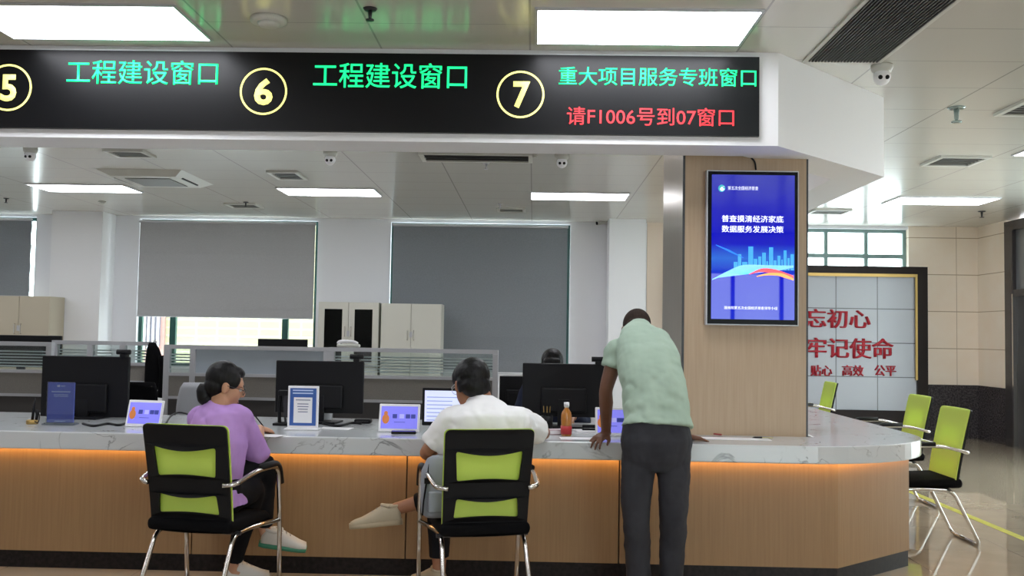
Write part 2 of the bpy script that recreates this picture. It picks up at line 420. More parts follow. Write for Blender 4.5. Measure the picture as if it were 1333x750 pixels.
# pillar
PX0, PX1, PY0, PY1 = at(889.5, 400, 6.0).x, at(1049.5, 400, 6.0).x, 6.0, 6.92
pl = struct(obj('pillar', bx(PX0+.006, PX1, PY0, PY1, 0, CZ), M_woodp))
obj('steel_cladding', bx(PX0-.006, PX0+.005, PY0+.012, PY1, .75, CZ), M_steel, pl)
obj('corner_joint', bx(PX0-.008, PX0+.006, PY0-.002, PY0+.012, .75, CZ), M_dark, pl)
obj('edge_strip', bx(PX1, PX1+.012, PY0, PY0+.03, .8, CZ), M_dark, pl)

# ------------------------------------------------------------------ counter
HC, TH = .8168, .103
def arc(c, r, a0, a1, n=14): return [(c[0]+r*math.cos(a0+(a1-a0)*i/n), c[1]+r*math.sin(a0+(a1-a0)*i/n)) for i in range(n+1)]
ct = thing('service_counter', 'long white quartz topped service counter with wood front and glowing orange underside', 'counter', (0, 5.6, 0))
O = Vector((0, 5.6, 0))
def rel(poly): return [(x-O.x, y-O.y) for x, y in poly]
CE = 10.9
top = [(XL+.02, 5.47), (1.55, 5.47)] + [(1.55+.97*math.sin(a), 6.32-.85*math.cos(a)) for a in [PI/2*i/16 for i in range(1, 17)]] + \
      [(2.52, CE), (PX1+.04, CE), (PX1+.04, PY0-.004), (PX0-.014, PY0-.004), (PX0-.014, 6.66), (XL+.02, 6.66)]
obj('countertop', prism(bmesh.new(), rel(top), HC-TH, HC, .008), M_marble, ct)
B1, B2 = (1.797, 5.59), (2.417, 6.12)
seams = [XL+.05] + [at(529, 650, 5.59).x-1.27*k for k in (3, 2, 1, 0)] + [at(806, 650, 5.59).x, 1.797]
for a, b in zip(seams, seams[1:]):
    obj('front_panel', bx(a+.004, b-.004 if b < 1.79 else b, -.01, .02, .1, HC-TH, 0), M_woodc, ct)
obj('front_panel', prism(bmesh.new(), rel([B1, B2, (2.40, 6.14), (1.78, 5.62)]), .1, HC-TH), M_woodc, ct)
obj('front_panel', prism(bmesh.new(), rel([B2, (2.417, CE-.05), (2.39, CE-.05), (2.39, 6.13)]), .1, HC-TH), M_woodc, ct)
obj('backing', prism(bmesh.new(), rel([(XL+.05, 5.62), (1.77, 5.62), (2.38, 6.15), (2.38, CE-.1), (2.30, CE-.1), (2.30, 6.2), (1.74, 5.68), (XL+.05, 5.68)]), 0, HC-TH), M_dark, ct)
obj('plinth', prism(bmesh.new(), rel([(XL+.05, 5.597), (1.795, 5.597), (2.412, 6.125), (2.412, CE-.06), (2.39, CE-.06), (2.39, 6.14), (1.78, 5.62), (XL+.05, 5.62)]), 0, .1), M_plinth, ct)
obj('led_strip', prism(bmesh.new(), rel([(XL+.1, 5.552), (1.81, 5.552), (2.44, 6.10), (2.44, CE-.1), (2.425, CE-.1), (2.425, 6.112), (1.80, 5.568), (XL+.1, 5.568)]), HC-TH-.005, HC-TH-.001), M_orange, ct)

# ------------------------------------------------------------------ LED display on the bulkhead
SY = FY-.03
led = thing('led_display', 'long black LED window sign with green, red and yellow lettering above the counter', 'sign', (0, SY, 0))
lx1 = at(988.5, 120, SY).x; lz0 = at(700, 174.2, SY).z; lz1 = at(700, 71.3, SY).z
obj('display_panel', bx(-6.2, lx1, 0, .03-.001, lz0, lz1), M_ledblack, led)
def P(x, y, Y=SY-.002): return at(x, y, Y)
def ptext(name, s, x0, x1, y0, y1, m, parent, Y, **k):
    """letters filling the photo box x0..x1, y0 (top)..y1 (bottom) measured at its middle, on the plane at depth Y"""
    xm, ym = (x0+x1)/2, (y0+y1)/2
    a, b = at(x0, ym, Y).x, at(x1, ym, Y).x; lo, hi = at(xm, y1, Y).z, at(xm, y0, Y).z
    return text(name, s, (a, Y, lo), (b, Y, hi), m, parent, **k)
TY = SY-.001
ptext('green_lettering', '工程建设窗口', 87, 284, 78.5, 110, M_ledg, led, TY, bold=.004)
ptext('green_lettering', '工程建设窗口', 408, 608, 82, 115, M_ledg, led, TY, bold=.004)
ptext('green_lettering', '重大项目服务专班窗口', 727.5, 984.5, 88, 112, M_ledg, led, TY, bold=.004)
ptext('red_lettering', '请F1006号到07窗口', 738, 955.5, 140, 163.5, M_ledr, led, TY, bold=0.0)
def badge(cx, cy, r, ch, x0, x1, y0, y1):
    c = at(cx, cy, TY)-Vector((0, SY, 0)); R = r*SY/F
    bm = bmesh.new(); n = 48
    ins = [bm.verts.new((c.x+(R-.0115)*math.cos(2*PI*i/n), c.y, c.z+(R-.0115)*math.sin(2*PI*i/n))) for i in range(n)]
    out = [bm.verts.new((c.x+R*math.cos(2*PI*i/n), c.y, c.z+R*math.sin(2*PI*i/n))) for i in range(n)]
    for i in range(n): bm.faces.new((ins[i], ins[(i+1) % n], out[(i+1) % n], out[i]))
    r_ = bmesh.ops.extrude_face_region(bm, geom=list(bm.faces))
    for v in [g for g in r_['geom'] if isinstance(g, bmesh.types.BMVert)]: v.co.y -= .002
    obj('number_ring', bm, M_ledy, led)
    ptext('window_number', ch, x0, x1, y0, y1, M_ledy, led, TY, bold=.03)
badge(11, 114, 31.5, '5', 1, 21.5, 97, 132)
badge(343, 119, 31.5, '6', 331, 355, 102, 137)
badge(677.5, 123, 31.5, '7', 668, 690, 106, 141)

# ------------------------------------------------------------------ wall screen on the pillar
VY = PY0-.06
tv = thing('wall_screen', 'upright blue advertising screen with silver rim mounted on the wooden pillar', 'screen', (0, VY, 0))
def tq(x0, x1, y0, y1):
    xm, ym = (x0+x1)/2, (y0+y1)/2
    return at(x0, ym, VY).x, at(x1, ym, VY).x, at(xm, y1, VY).z, at(xm, y0, VY).z
a, b, c, d = tq(919.5, 1040, 222, 424)
obj('rim', bx(a, b, .0, .06, c, d, .004), M_silver, tv)
a2, b2, c2, d2 = a+.008, b-.008, c+.008, d-.008
obj('bezel', bx(a2, b2, -.004, .0, c2, d2), mat('screen_bezel', (5, 5, 8), .3, spec=.1), tv)
a3, b3, c3, d3 = tq(926, 1034, 228, 416)
M_scr = mat('screen_blue', (4, 4, 16), .02, spec=.4, emit=.72)
n_, l_, b_ = nt(M_scr); tc_ = n_.new('ShaderNodeTexCoord'); sx = n_.new('ShaderNodeSeparateXYZ'); l_.new(tc_.outputs['Generated'], sx.inputs[0])
rp = n_.new('ShaderNodeValToRGB'); el = rp.color_ramp.elements
el[0].position = 0; el[0].color = (*lin((30, 50, 225)), 1); el[1].position = 1; el[1].color = (*lin((8, 12, 185)), 1)
for p_, c_ in ((.3, (24, 30, 225)), (.42, (50, 120, 240)), (.52, (14, 20, 215)), (.75, (8, 10, 205))):
    e_ = el.new(p_); e_.color = (*lin(c_), 1)
l_.new(sx.outputs[2], rp.inputs[0]); l_.new(rp.outputs[0], b_.inputs['Emission Color'])
obj('screen_face', bx(a3, b3, -.0055, -.004, c3, d3), M_scr, tv)
M_swhite = mat('screen_white', (240, 244, 255), .3, emit=.85); M_scyan = mat('screen_cyan', (10, 30, 60), .1, emit=.9, ecol=(70, 180, 250)); M_steal = mat('screen_teal', (40, 120, 235), .1, emit=.7)
sY = VY-.0057
ptext('slogan', '普查摸清经济家底', 939.5, 1020, 280.5, 289.5, M_swhite, tv, sY, bold=.004, fat=.008, depth=.0006)
ptext('slogan', '数据服务发展决策', 939.5, 1020, 294, 303, M_swhite, tv, sY, bold=.004, fat=.008, depth=.0006)
ptext('caption', '第五次全国经济普查', 947.5, 987, 242.5, 247.5, M_swhite, tv, sY, depth=.0006)
def tv_poly(name, pts, m, lift=.0003):
    bm = bmesh.new(); vs = [bm.verts.new(at(x, y, sY-lift)-Vector((0, VY, 0))) for x, y in pts]; bm.faces.new(vs)
    bmesh.ops.triangulate(bm, faces=bm.faces)
    r = bmesh.ops.extrude_face_region(bm, geom=list(bm.faces))
    for v in [g for g in r['geom'] if isinstance(g, bmesh.types.BMVert)]: v.co.y -= .0003
    return obj(name, bm, m, tv)
tv_poly('logo', [(939.5+4.6*math.cos(t*PI/12), 245.2+4.6*math.sin(t*PI/12)) for t in range(24)], mat('logo_teal', (60, 180, 190), .3, emit=.6))
tv_poly('logo_swoosh', [(937, 246.5), (939, 243.5), (943.5, 242.5), (940, 244.6), (943.6, 246.2), (940, 249)], M_swhite, .0008)
sb_ = bmesh.new()
for x0, x1, yt in ((955, 960, 341), (960.5, 965, 331), (966, 973, 341), (974, 980.5, 321), (981, 986, 337), (987, 991, 334), (992, 997, 329), (997.5, 1000, 340), (1001, 1006.5, 322), (1007, 1011, 339), (1012, 1016, 333), (1017, 1019, 338), (1020, 1024, 326), (1025, 1028, 336), (1029, 1033.5, 331)):
    pa, pb = at(x0, 352, sY-.0003), at(x1, yt, sY-.0003); box(sb_, pa.x, pb.x, -.0063, -.0058, pa.z, pb.z)
obj('skyline', sb_, M_scyan, tv)
def ribbon(name, ctr, wid, m, lift):
    q = crom([(x, y, 0) for x, y in ctr], 8); k = len(q); ws = []
    for i in range(k):
        t = i/(k-1)*(len(wid)-1); j = min(int(t), len(wid)-2); ws.append(wid[j]+(wid[j+1]-wid[j])*(t-j))
    return tv_poly(name, [(p.x, p.y-w/2) for p, w in zip(q, ws)]+[(p.x, p.y+w/2) for p, w in list(zip(q, ws))[::-1]], m, lift)
ribbon('light_ribbon', [(927, 364), (945, 356), (965, 348), (990, 347), (1010, 350), (1033, 347)], [1, 4, 5, 4, 5, 3], mat('ribbon_blue', (120, 190, 250), .1, emit=.8), .0006)
ribbon('light_ribbon', [(975, 357), (992, 352), (1010, 354), (1033, 361)], [1, 5, 6, 4], mat('ribbon_red', (235, 70, 80), .1, emit=.8), .0009)
ribbon('light_ribbon', [(985, 360), (1000, 357), (1018, 358), (1033, 364)], [1, 3, 4, 3], mat('ribbon_orange', (250, 160, 70), .1, emit=.8), .0012)
ribbon('light_ribbon', [(932, 319), (950, 327), (968, 336)], [1, 3, .5], M_steal, .0006)
ptext('bottom_line', '国务院第五次全国经济普查领导小组', 943, 1012, 399, 403, M_swhite, tv, sY, depth=.0006)
tag(obj('cable', tube(bmesh.new(), [at(975, 203, PY0-.012), at(982, 210, PY0-.012), at(984, 221, PY0-.03)], .006, 6, 4), M_black), 'short black cable hanging down the pillar to the blue screen', 'cable')

# ------------------------------------------------------------------ ceiling fittings
def lamp(x, y, label, first=[]):
    if first: r = dup(first[0], (x+.6, y+.3, CZ)); r['label'] = label; return r
    t = thing('ceiling_light', label, 'ceiling light', (x+.6, y+.3, CZ), 0, 'flat panel ceiling lights')
    obj('light_diffuser', bx(-.585, .585, -.285, .285, -.012, -.0005), M_lamp, t)
    fr = bmesh.new()
    for s in (-1, 1):
        box(fr, -.6, .6, s*.2925-.0075, s*.2925+.0075, -.014, -.0005); box(fr, s*.5925-.0075, s*.5925+.0075, -.285, .285, -.014, -.0005)
    obj('light_frame', fr, M_silver, t); first.append(t); return t
LX = [-9.24, -6.14, -3.12, -.04, 4.33]
lamp(-3.12, 4.85, 'large bright ceiling panel light at upper left above window sign five')
lamp(-.016, 4.85, 'large bright ceiling panel light directly above the sign for window seven')
lamp(-6.14, 11.1, 'ceiling panel light beside the white air conditioning cassette')
lamp(-3.12, 11.14, 'ceiling panel light in the office above the pale wall between two blinds')
lamp(-.06, 11.22, 'ceiling panel light in the office nearest the steel side of the pillar')
lamp(4.33, 11.2, 'ceiling panel light on the right near the stone wall')
lamp(4.34, 8.02, 'ceiling panel light cut by the right edge of the photo')
for x, y in ((-6.14, 4.85), (-6.14, 1.7), (-3.12, 1.7), (-.04, 1.7), (4.34, 1.7), (-6.14, -1.4), (-3.12, -1.4), (-.04, -1.4), (4.34, -1.4), (4.34, 4.6), (-9.2, 11.15), (-6.14, 7.6), (-3.12, 7.6), (-.04, 7.6), (-9.2, 7.6)):  # unseen panels behind the camera and bulkhead, added to light the rooms
    lamp(x, y, 'unseen flat ceiling panel light added for more illumination')
def cp(x, y): p = atz(x, y, CZ); return p.x, p.y
# linear black air grille
gx0, gx1, gy0, gy1 = 1.66, 2.09, 3.2, 5.74
g = thing('air_grille', 'large black slatted air return grille in the ceiling beside the white bulkhead', 'grille', ((gx0+gx1)/2, (gy0+gy1)/2, CZ))
obj('backing', bx(-(gx1-gx0)/2, (gx1-gx0)/2, -(gy1-gy0)/2, (gy1-gy0)/2, -.004, -.0005), M_grille, g)
for k in range(22):
    x = -(gx1-gx0)/2+(k+.5)*(gx1-gx0)/22
    obj('slat', bx(x-.003, x+.003, -(gy1-gy0)/2, (gy1-gy0)/2, -.016, -.004), mat('slat_grey', (88, 88, 88), .5), g)
fr = bmesh.new(); hx, hy = (gx1-gx0)/2, (gy1-gy0)/2
for s in (-1, 1): box(fr, s*(hx+.012)-.012, s*(hx+.012)+.012, -hy-.024, hy+.024, -.012, -.0005); box(fr, -hx, hx, s*(hy+.012)-.012, s*(hy+.012)+.012, -.012, -.0005)
obj('grille_frame', fr, M_offwhite, g)
# square and slot vents
def vent(x0, x1, y0, y1, label, slats=6, m=M_ventgrey, name='ceiling_vent'):
    hx, hy = (x1-x0)/2, (y1-y0)/2
    t = thing(name, label, 'vent', ((x0+x1)/2, (y0+y1)/2, CZ), 0, 'ceiling air vents')
    obj('vent_backing', bx(-hx, hx, -hy, hy, -.004, -.0005), M_grille, t)
    fr = bmesh.new()
    for s in (-1, 1): box(fr, -hx-.02, hx+.02, s*hy-.02, s*hy+.02, -.022, -.0005); box(fr, s*hx-.02, s*hx+.02, -hy+.02, hy-.02, -.022, -.0005)
    obj('vent_frame', fr, M_offwhite, t)
    sl = bmesh.new()
    for k in range(slats):
        y = -hy+(k+.5)*2*hy/slats; box(sl, -hx, hx, y-.012, y+.012, -.014, -.008)
    obj('vent_slats', sl, m, t); return t
vent(-4.15, -3.80, 8.9, 9.2, 'small square ceiling vent behind the sign of window five')
vent(-2.88, -2.58, 10.0, 10.45, 'square ceiling vent left of the office dome camera')
vent(-1.10, -.05, 8.85, 9.22, 'long dark slot vent in the office ceiling left of the dome camera', 3, M_grille, 'slot_vent')
vent(-4.2, -3.8, 12.6, 12.95, 'small ceiling vent above the raised grey blind')
vent(-.5, -.15, 12.7, 13.0, 'small ceiling vent above the charcoal blind')
vent(3.75, 4.18, 8.7, 9.12, 'square grey ceiling vent on the right above the stone wall')
vent(3.45, 3.9, 6.65, 7.05, 'dark ceiling vent at the right edge of the photo')
vent(3.7, 4.15, 12.4, 12.75, 'slim ceiling vent in front of the bright high window')
# air conditioning cassette
ac = thing('air_conditioner', 'white ceiling cassette air conditioner beside an office panel light', 'air conditioner', (-4.29, 10.5, CZ))
def frus(bm, h0, h1, z0, z1):
    loft(bm, [[Vector((sx*h0, sy*h0*1.08, z0)) for sx, sy in ((-1,-1),(1,-1),(1,1),(-1,1))], [Vector((sx*h1, sy*h1*1.08, z1)) for sx, sy in ((-1,-1),(1,-1),(1,1),(-1,1))]]); return bm
obj('cassette_body', frus(bmesh.new(), .47, .36, -.001, -.06), M_offwhite, ac)
obj('intake_grille', bx(-.25, .25, -.27, .27, -.068, -.058), M_ventgrey, ac)
for k in range(4):
    Mx = Matrix.Rotation(k*PI/2, 4, 'Z'); bm = bmesh.new(); box(bm, -.24, .24, .335, .385, -.058, -.046, M=Mx); obj('air_slot', bm, M_grille, ac)
# dome cameras
def dome(x, y, label, aim=(0, -1), s=1.0, first=[]):
    if first: return dup(first[0], (x, y, CZ), math.atan2(aim[1], aim[0])+PI/2, label)
    t = thing('dome_camera', label, 'security camera', (x, y, CZ), math.atan2(aim[1], aim[0])+PI/2, 'white dome security cameras')
    obj('camera_base', lathe(bmesh.new(), [(.0, -.0005), (.066, -.0005), (.066, -.02), (.056, -.045), (0, -.045)]), M_offwhite, t, True)
    h = obj('camera_head', ell(bmesh.new(), (0, 0, -.075), (.052, .052, .052)), M_white, t, True)
    for sx in (-1, 1): obj('camera_lens', ell(bmesh.new(), (sx*.02, -.044, -.087), (.014, .012, .014), seg=12), M_black, h, True)
    first.append(t); return t
dome(-4.88, 8.9, 'white dome camera on the office ceiling at the far left')
dome(-1.97, 8.9, 'white dome camera on the office ceiling below the sign for window six')
dome(.25, 8.9, 'white dome camera on the office ceiling right of the slot vent')
dome(2.15, 5.84, 'white dome camera beside the corner of the black air grille', (-.1, -1))
# sprinklers and detectors
def sprinkler(x, y, label, m=M_dark, s=1.0):
    t = thing('sprinkler', label, 'sprinkler', (x, y, CZ), 0, 'ceiling sprinklers')
    obj('rosette', lathe(bmesh.new(), [(0, -.0005), (.038*s, -.0005), (.03*s, -.012), (0, -.012)]), m, t, True)
    obj('nozzle', lathe(bmesh.new(), [(0, -.01), (.012*s, -.01), (.009*s, -.05*s), (.004, -.06*s), (0, -.06*s)], n=12), m, t, True)
    obj('deflector', lathe(bmesh.new(), [(0, -.06*s), (.022*s, -.06*s), (.022*s, -.066*s), (0, -.066*s)], n=12), m, t, True)
sprinkler(*cp(482, 11), 'black sprinkler on the ceiling between the two large panel lights')
sprinkler(*cp(8, 258), 'small sprinkler above the blind at the far left')
sprinkler(*cp(320, 263), 'small sprinkler beside the vent above the raised blind')
sprinkler(*cp(651, 265), 'pale sprinkler beside the vent above the charcoal blind', M_silver)
sprinkler(*cp(633, 212), 'pale sprinkler on the office ceiling under the slot vent', M_silver)
sprinkler(*cp(1278, 275), 'sprinkler near the stone wall at right', M_dark, 1.3)
sprinkler(*cp(1245, 140), 'sprinkler with glassy guard on the right hall ceiling', mat('sprinkler_glass', (150, 165, 160), .2, .5), 1.7)
def detector(x, y, label, r=.05, h=.03):
    t = thing('smoke_detector', label, 'detector', (x, y, CZ), 0, 'ceiling detectors')
    obj('detector_base', lathe(bmesh.new(), [(0, -.0005), (r, -.0005), (r, -h*.5), (r*.8, -h*.6), (0, -h*.6)]), M_offwhite, t, True)
    obj('detector_cap', lathe(bmesh.new(), [(0, -h*.6), (r*.62, -h*.6), (r*.5, -h), (0, -h)]), M_offwhite, t, True)
detector(*cp(350, 24), 'white ceiling sensor beside the large left panel light', .1, .045)
detector(*cp(133, 262), 'small round detector above the white column')
detector(*cp(695.5, 202), 'tiny round detector between slot vent and dome camera', .03, .02)
wc = thing('wall_camera', 'small white camera high on the wall right of the charcoal blind', 'security camera', tuple(at(783, 290, BW)-Vector((0, .002, 0))))
obj('mount', bx(-.02, .02, -.05, 0, -.02, .02), M_white, wc); obj('camera_body', tube(bmesh.new(), [(.05, -.06, .01), (-.07, -.1, -.02)], .032, 12), M_offwhite, wc)
obj('camera_lens', tube(bmesh.new(), [(-.07, -.1, -.02), (-.085, -.104, -.023)], .026, 12), M_black, wc)

# ------------------------------------------------------------------ slogan board on the back wall
BY = 13.9
bd = thing('slogan_board', 'large framed white tiled board with red Chinese slogan lettering', 'board', (0, BY, 0))
bx0, bx1 = 2.15, at(1208, 420, BY).x; bz1 = at(1130, 346.5, BY).z; bz0 = .22
fw = .15
fr = bmesh.new(); box(fr, bx0, bx1, 0, .2, bz1-.11, bz1); box(fr, bx0, bx1, 0, .2, bz0, bz0+.19); box(fr, bx0, bx0+fw, 0, .2, bz0+.19, bz1-.11); box(fr, bx1-fw, bx1, 0, .2, bz0+.19, bz1-.11)
obj('board_frame', fr, M_brown, bd)
gz = bmesh.new(); i0, i1, j0, j1 = bx0+fw, bx1-fw, bz0+.19, bz1-.11
box(gz, i0, i1, -.004, .02, j1-.045, j1); box(gz, i1-.03, i1, -.004, .02, j0+.45, j1-.045); box(gz, i0, i0+.03, -.004, .02, j0, j1-.045)
obj('gold_trim', gz, M_gold, bd)
gx = at(1089, 420, BY).x; gzz = at(1100, 402, BY).z
M_tile = grid_mat('board_tiles', (182, 186, 194), (108, 110, 114), [(0, .605, gx, .014), (2, .50, gzz, .014)], rough=.25)
tl = bx(i0, i1, .05, .08, j0, j1); obj('tile_face', tl, M_tile, bd)
TB = BY+.049
ptext('slogan', '不忘初心', 1019.5, 1133, 402.5, 427, M_red, bd, TB, bold=.004, fat=.022, depth=.02)
ptext('slogan', '牢记使命', 1049, 1163, 440, 466.5, M_red, bd, TB, bold=.004, fat=.022, depth=.02)
for s, x0, x1 in (('贴心', 1055, 1083), ('高效', 1096, 1124), ('公平', 1138, 1166)):
    ptext('slogan', s, x0, x1, 475.5, 489.5, M_red, bd, TB, bold=.004, fat=.022, depth=.02)
# yellow floor tape
tag(obj('floor_tape', bx(3.57, 3.64, -3, 12.5, .0003, .0018), noise_mat('tape_yellow', (196, 190, 60), (170, 165, 50), 12, rough=.5)), 'yellow green tape line stuck along the polished floor', 'tape')

# ------------------------------------------------------------------ office furniture
def cabinet(px0, px1, ptop, Y, label, glazed, m, xs=None, name='filing_cabinet'):
    x0, x1 = xs or (at(px0, 420, Y).x, at(px1, 420, Y).x); zt = at((px0+px1)/2, ptop, Y).z; w = x1-x0; D = .40
    t = thing(name, label, 'cabinet', ((x0+x1)/2, Y, 0)); h = w/2
    b = bmesh.new(); box(b, -h, -h+.02, 0, D, .04, zt); box(b, h-.02, h, 0, D, .04, zt); box(b, -h+.02, h-.02, 0, D, zt-.02, zt); box(b, -h+.02, h-.02, 0, D, .04, .08); box(b, -h+.02, h-.02, D-.01, D, .08, zt-.02)
    for z in (.9,): box(b, -h+.02, h-.02, 0, D-.01, z, z+.02)
    obj('carcass', b, m, t)
    obj('base', bx(-h+.03, h-.03, .03, D-.02, 0, .04), M_dark, t)
    sh = bmesh.new()
    for z in (1.2, 1.45): box(sh, -h+.02, h-.02, .03, D-.02, z, z+.018)
    obj('shelf', sh, m, t)
    for s in (-1, 1):
        a, c = (-h+.003, -.003) if s < 0 else (.003, h-.003)
        db = bmesh.new()
        if glazed:
            box(db, a, a+.085, -.022, -.001, .93, zt-.004); box(db, c-.085, c, -.022, -.001, .93, zt-.004); box(db, a+.085, c-.085, -.022, -.001, zt-.1, zt-.004); box(db, a+.085, c-.085, -.022, -.001, .93, 1.0)
        else: box(db, a, c, -.022, -.001, .09, zt-.004, .003)
        d = obj('door', db, m, t)
        if glazed:
            obj('door_glass', bx(a+.085, c-.085, -.014, -.01, 1.0, zt-.1), M_cabglass, d); obj('lower_door', bx(a, c, -.022, -.001, .09, .92, .003), m, t)
        hz = 1.32 if not glazed else 1.36
        obj('handle', tube(bmesh.new(), fillet([(s*.045, -.022, hz), (s*.045, -.05, hz), (s*.045, -.05, hz+.14), (s*.045, -.022, hz+.14)], .02), .006, 8), M_chrome, d)
    obj('lock', bx(-.02, .02, -.026, -.021, 1.36, 1.44), M_silver, t); return t
cabinet(414.5, 493, 393.5, 13.4, 'cream steel cabinet with two glazed doors below the pale wall', True, M_cabw)
cabinet(496, 574.5, 395.5, 13.4, 'cream steel cabinet with solid doors in front of the charcoal blind', False, M_cabw)
cabinet(-15, 65, 385.5, 13.3, 'beige steel cabinet at the far left under the grey blind', False, M_beige)

M_slat = mat('louvre_white', (226, 228, 232), .4)
def partition(segs, Y, ztop, zmid, zlow, label, panes, name='office_partition'):
    """desk screen: silver frame, glazed upper band, fabric band, dark kick panel"""
    x0, x1 = segs[0], segs[-1]; t = thing(name, label, 'partition', ((x0+x1)/2, Y, 0), 0, 'office desk partitions'); ox = (x0+x1)/2; D = .03
    fb = bmesh.new()
    for x in segs: box(fb, x-ox-.024, x-ox+.024, -D, D, 0, ztop-.036)
    box(fb, x0-ox-.024, x1-ox+.024, -D-.001, D+.001, ztop-.035, ztop); box(fb, x0-ox, x1-ox, -D*.9, D*.9, zmid-.012, zmid+.016); box(fb, x0-ox, x1-ox, -D*.9, D*.9, zlow-.012, zlow+.012)
    obj('frame', fb, M_silver, t)
    for i, (a, b) in enumerate(zip(segs, segs[1:])):
        a, b = a-ox+.024, b-ox-.024; kind = panes[i]
        obj('glass_pane', bx(a, b, -.004, .004, zmid+.016, ztop-.036), M_frost if kind == 'frost' else M_glass, t)
        if kind != 'frost':
            sb = bmesh.new(); n = int((ztop-zmid-.09)/.026); u0, u1 = (a, b) if kind == 'slats' else kind
            for k in range(n):
                z = zmid+.04+k*.026; box(sb, u0, u1, .008, .022, z, z+.012)
            obj('louvre', sb, M_slat, t)
        obj('fabric_panel', bx(a, b, -.018, .018, zlow+.012, zmid-.012), M_fabricp, t)
        obj('kick_panel', bx(a, b, -.014, .014, .02, zlow-.012), M_kick, t)
    return t
def pX(px, Y, y=470): return at(px, y, Y).x
def pZ(px, y, Y): return at(px, y, Y).z
Y1 = 8.3; Y0 = 8.25; Y2 = 8.6
partition([-9.7, -7.6, pX(-40, Y0), pX(65, Y0)], Y0, pZ(30, 445, Y0), pZ(30, 483.5, Y0), pZ(30, 514, Y0), 'desk partition with dark louvred glass at the left edge behind the first monitor', ['slats', 'slats', 'slats'])
partition([pX(72, Y2), pX(118, Y2), pX(160, Y2), pX(198, Y2)], Y2, pZ(130, 444, Y2), pZ(180, 474.5, Y2), pZ(180, 497.5, Y2), 'farther desk partition with white louvres ending beside the raised blind window', ['slats', 'slats', 'slats'])
a_, b_2 = pX(218, Y1), pX(425, Y1)
partition([a_, pX(252, Y1), b_2], Y1, pZ(320, 450.5, Y1), pZ(320, 489, Y1), pZ(320, 519, Y1), 'desk partition with frosted glass behind the woman in lilac', ['slats', 'frost'])
partition([pX(432, Y1), pX(645, Y1)], Y1, pZ(540, 454, Y1), pZ(540, 492, Y1), pZ(540, 523, Y1), 'desk partition with louvred glass behind the man in white, ending at a silver post', ['slats'])

# black monitors on the desks further back
def monitor(px0, px1, py0, py1, Y, label, name='monitor', stand=True, base_z=.75, group='black monitors seen from behind', M=None, depth=.04):
    xm = (px0+px1)/2; x0, x1 = at(px0, (py0+py1)/2, Y).x, at(px1, (py0+py1)/2, Y).x; z0, z1 = at(xm, py1, Y).z, at(xm, py0, Y).z
    t = thing(name, label, 'monitor', ((x0+x1)/2, Y, base_z), 0, group); h = (x1-x0)/2; z0 -= base_z; z1 -= base_z
    obj('screen_housing', bx(-h, h, 0, .03, z0, z1, .006), M_black, t)
    bk = bmesh.new(); box(bk, -h*.55, h*.55, -.028, .001, z0+.03, z0+(z1-z0)*.55, .012); obj('rear_bulge', bk, M_black, t)
    obj('display', bx(-h+.012, h-.012, .03, .032, z0+.02, z1-.012), mat('display_off', (12, 13, 16), .15), t)
    obj('stand_post', bx(-.04, .04, -.03, -.005, .01, z0+.12, .004), M_black, t)
    obj('stand_base', prism(bmesh.new(), [(-.13, -.10), (.13, -.10), (.15, .08), (-.15, .08)], .0005, .014, .004), M_black, t); return t
monitor(53.5, 167, 464, 543, 6.3, 'black monitor seen from behind, leftmost on the counter, behind the blue stand', base_z=HC)
monitor(358.5, 473, 470, 538, 6.3, 'black monitor seen from behind with white framed notice in front', base_z=HC)
monitor(680, 788, 473.5, 543, 6.3, 'black monitor hiding a staff member, behind the tea bottle', base_z=HC)
def desk(x0, x1, y0, y1, label, z=.75):
    t = thing('office_desk', label, 'desk', ((x0+x1)/2, (y0+y1)/2, 0)); hx, hy = (x1-x0)/2, (y1-y0)/2
    obj('desktop', bx(-hx, hx, -hy, hy, z-.03, z, .004), M_cabw, t)
    for sx in (-1, 1): obj('side_panel', bx(sx*(hx-.03)-.015, sx*(hx-.03)+.015, -hy+.03, hy-.03, 0, z-.03), M_cabw, t)
    return t
desk(pX(300, 9), pX(425, 9), 8.5, 9.2, 'office desk behind the frosted partition under a dark monitor')
desk(-9.3, pX(60, 9), 8.5, 9.2, 'office desk behind the left partition under a dark monitor')
desk(pX(652, 8.9), pX(770, 8.9), 8.55, 9.2, 'office desk under the black monitor by the silver partition post')
monitor(-20, 79, 436.5, 478, 8.9, 'dark monitor whose top rises above the far left partition', group='dark monitors on back desks')
monitor(335, 399.5, 441.5, 480, 8.9, 'dark monitor whose top rises above the frosted partition', group='dark monitors on back desks')
monitor(650, 688, 490, 528, 8.75, 'dark monitor beside the silver partition post under the charcoal blind', group='dark monitors on back desks')

# webcams clipped on the monitors
def webcam(px, py, Y, label):
    p = at(px, py, Y); t = thing('webcam', label, 'webcam', (p.x, Y, p.z-.02), 0, 'black webcams on monitors')
    obj('camera_body', tube(bmesh.new(), [(-.045, .0, .036), (.045, .0, .036)], .017, 12), M_black, t, True)
    obj('clip', bx(-.02, .02, -.02, .045, .0, .022, .004), M_black, t)
    obj('camera_lens', tube(bmesh.new(), [(0, .012, .036), (0, .022, .036)], .011, 12), M_dark, t); return t
webcam(161, 461.5, 6.31, 'black webcam on the leftmost counter monitor')
webcam(464.5, 467.5, 6.31, 'black webcam on the monitor behind the white framed notice')
webcam(779, 471, 6.31, 'black webcam on the monitor beside the man in green')

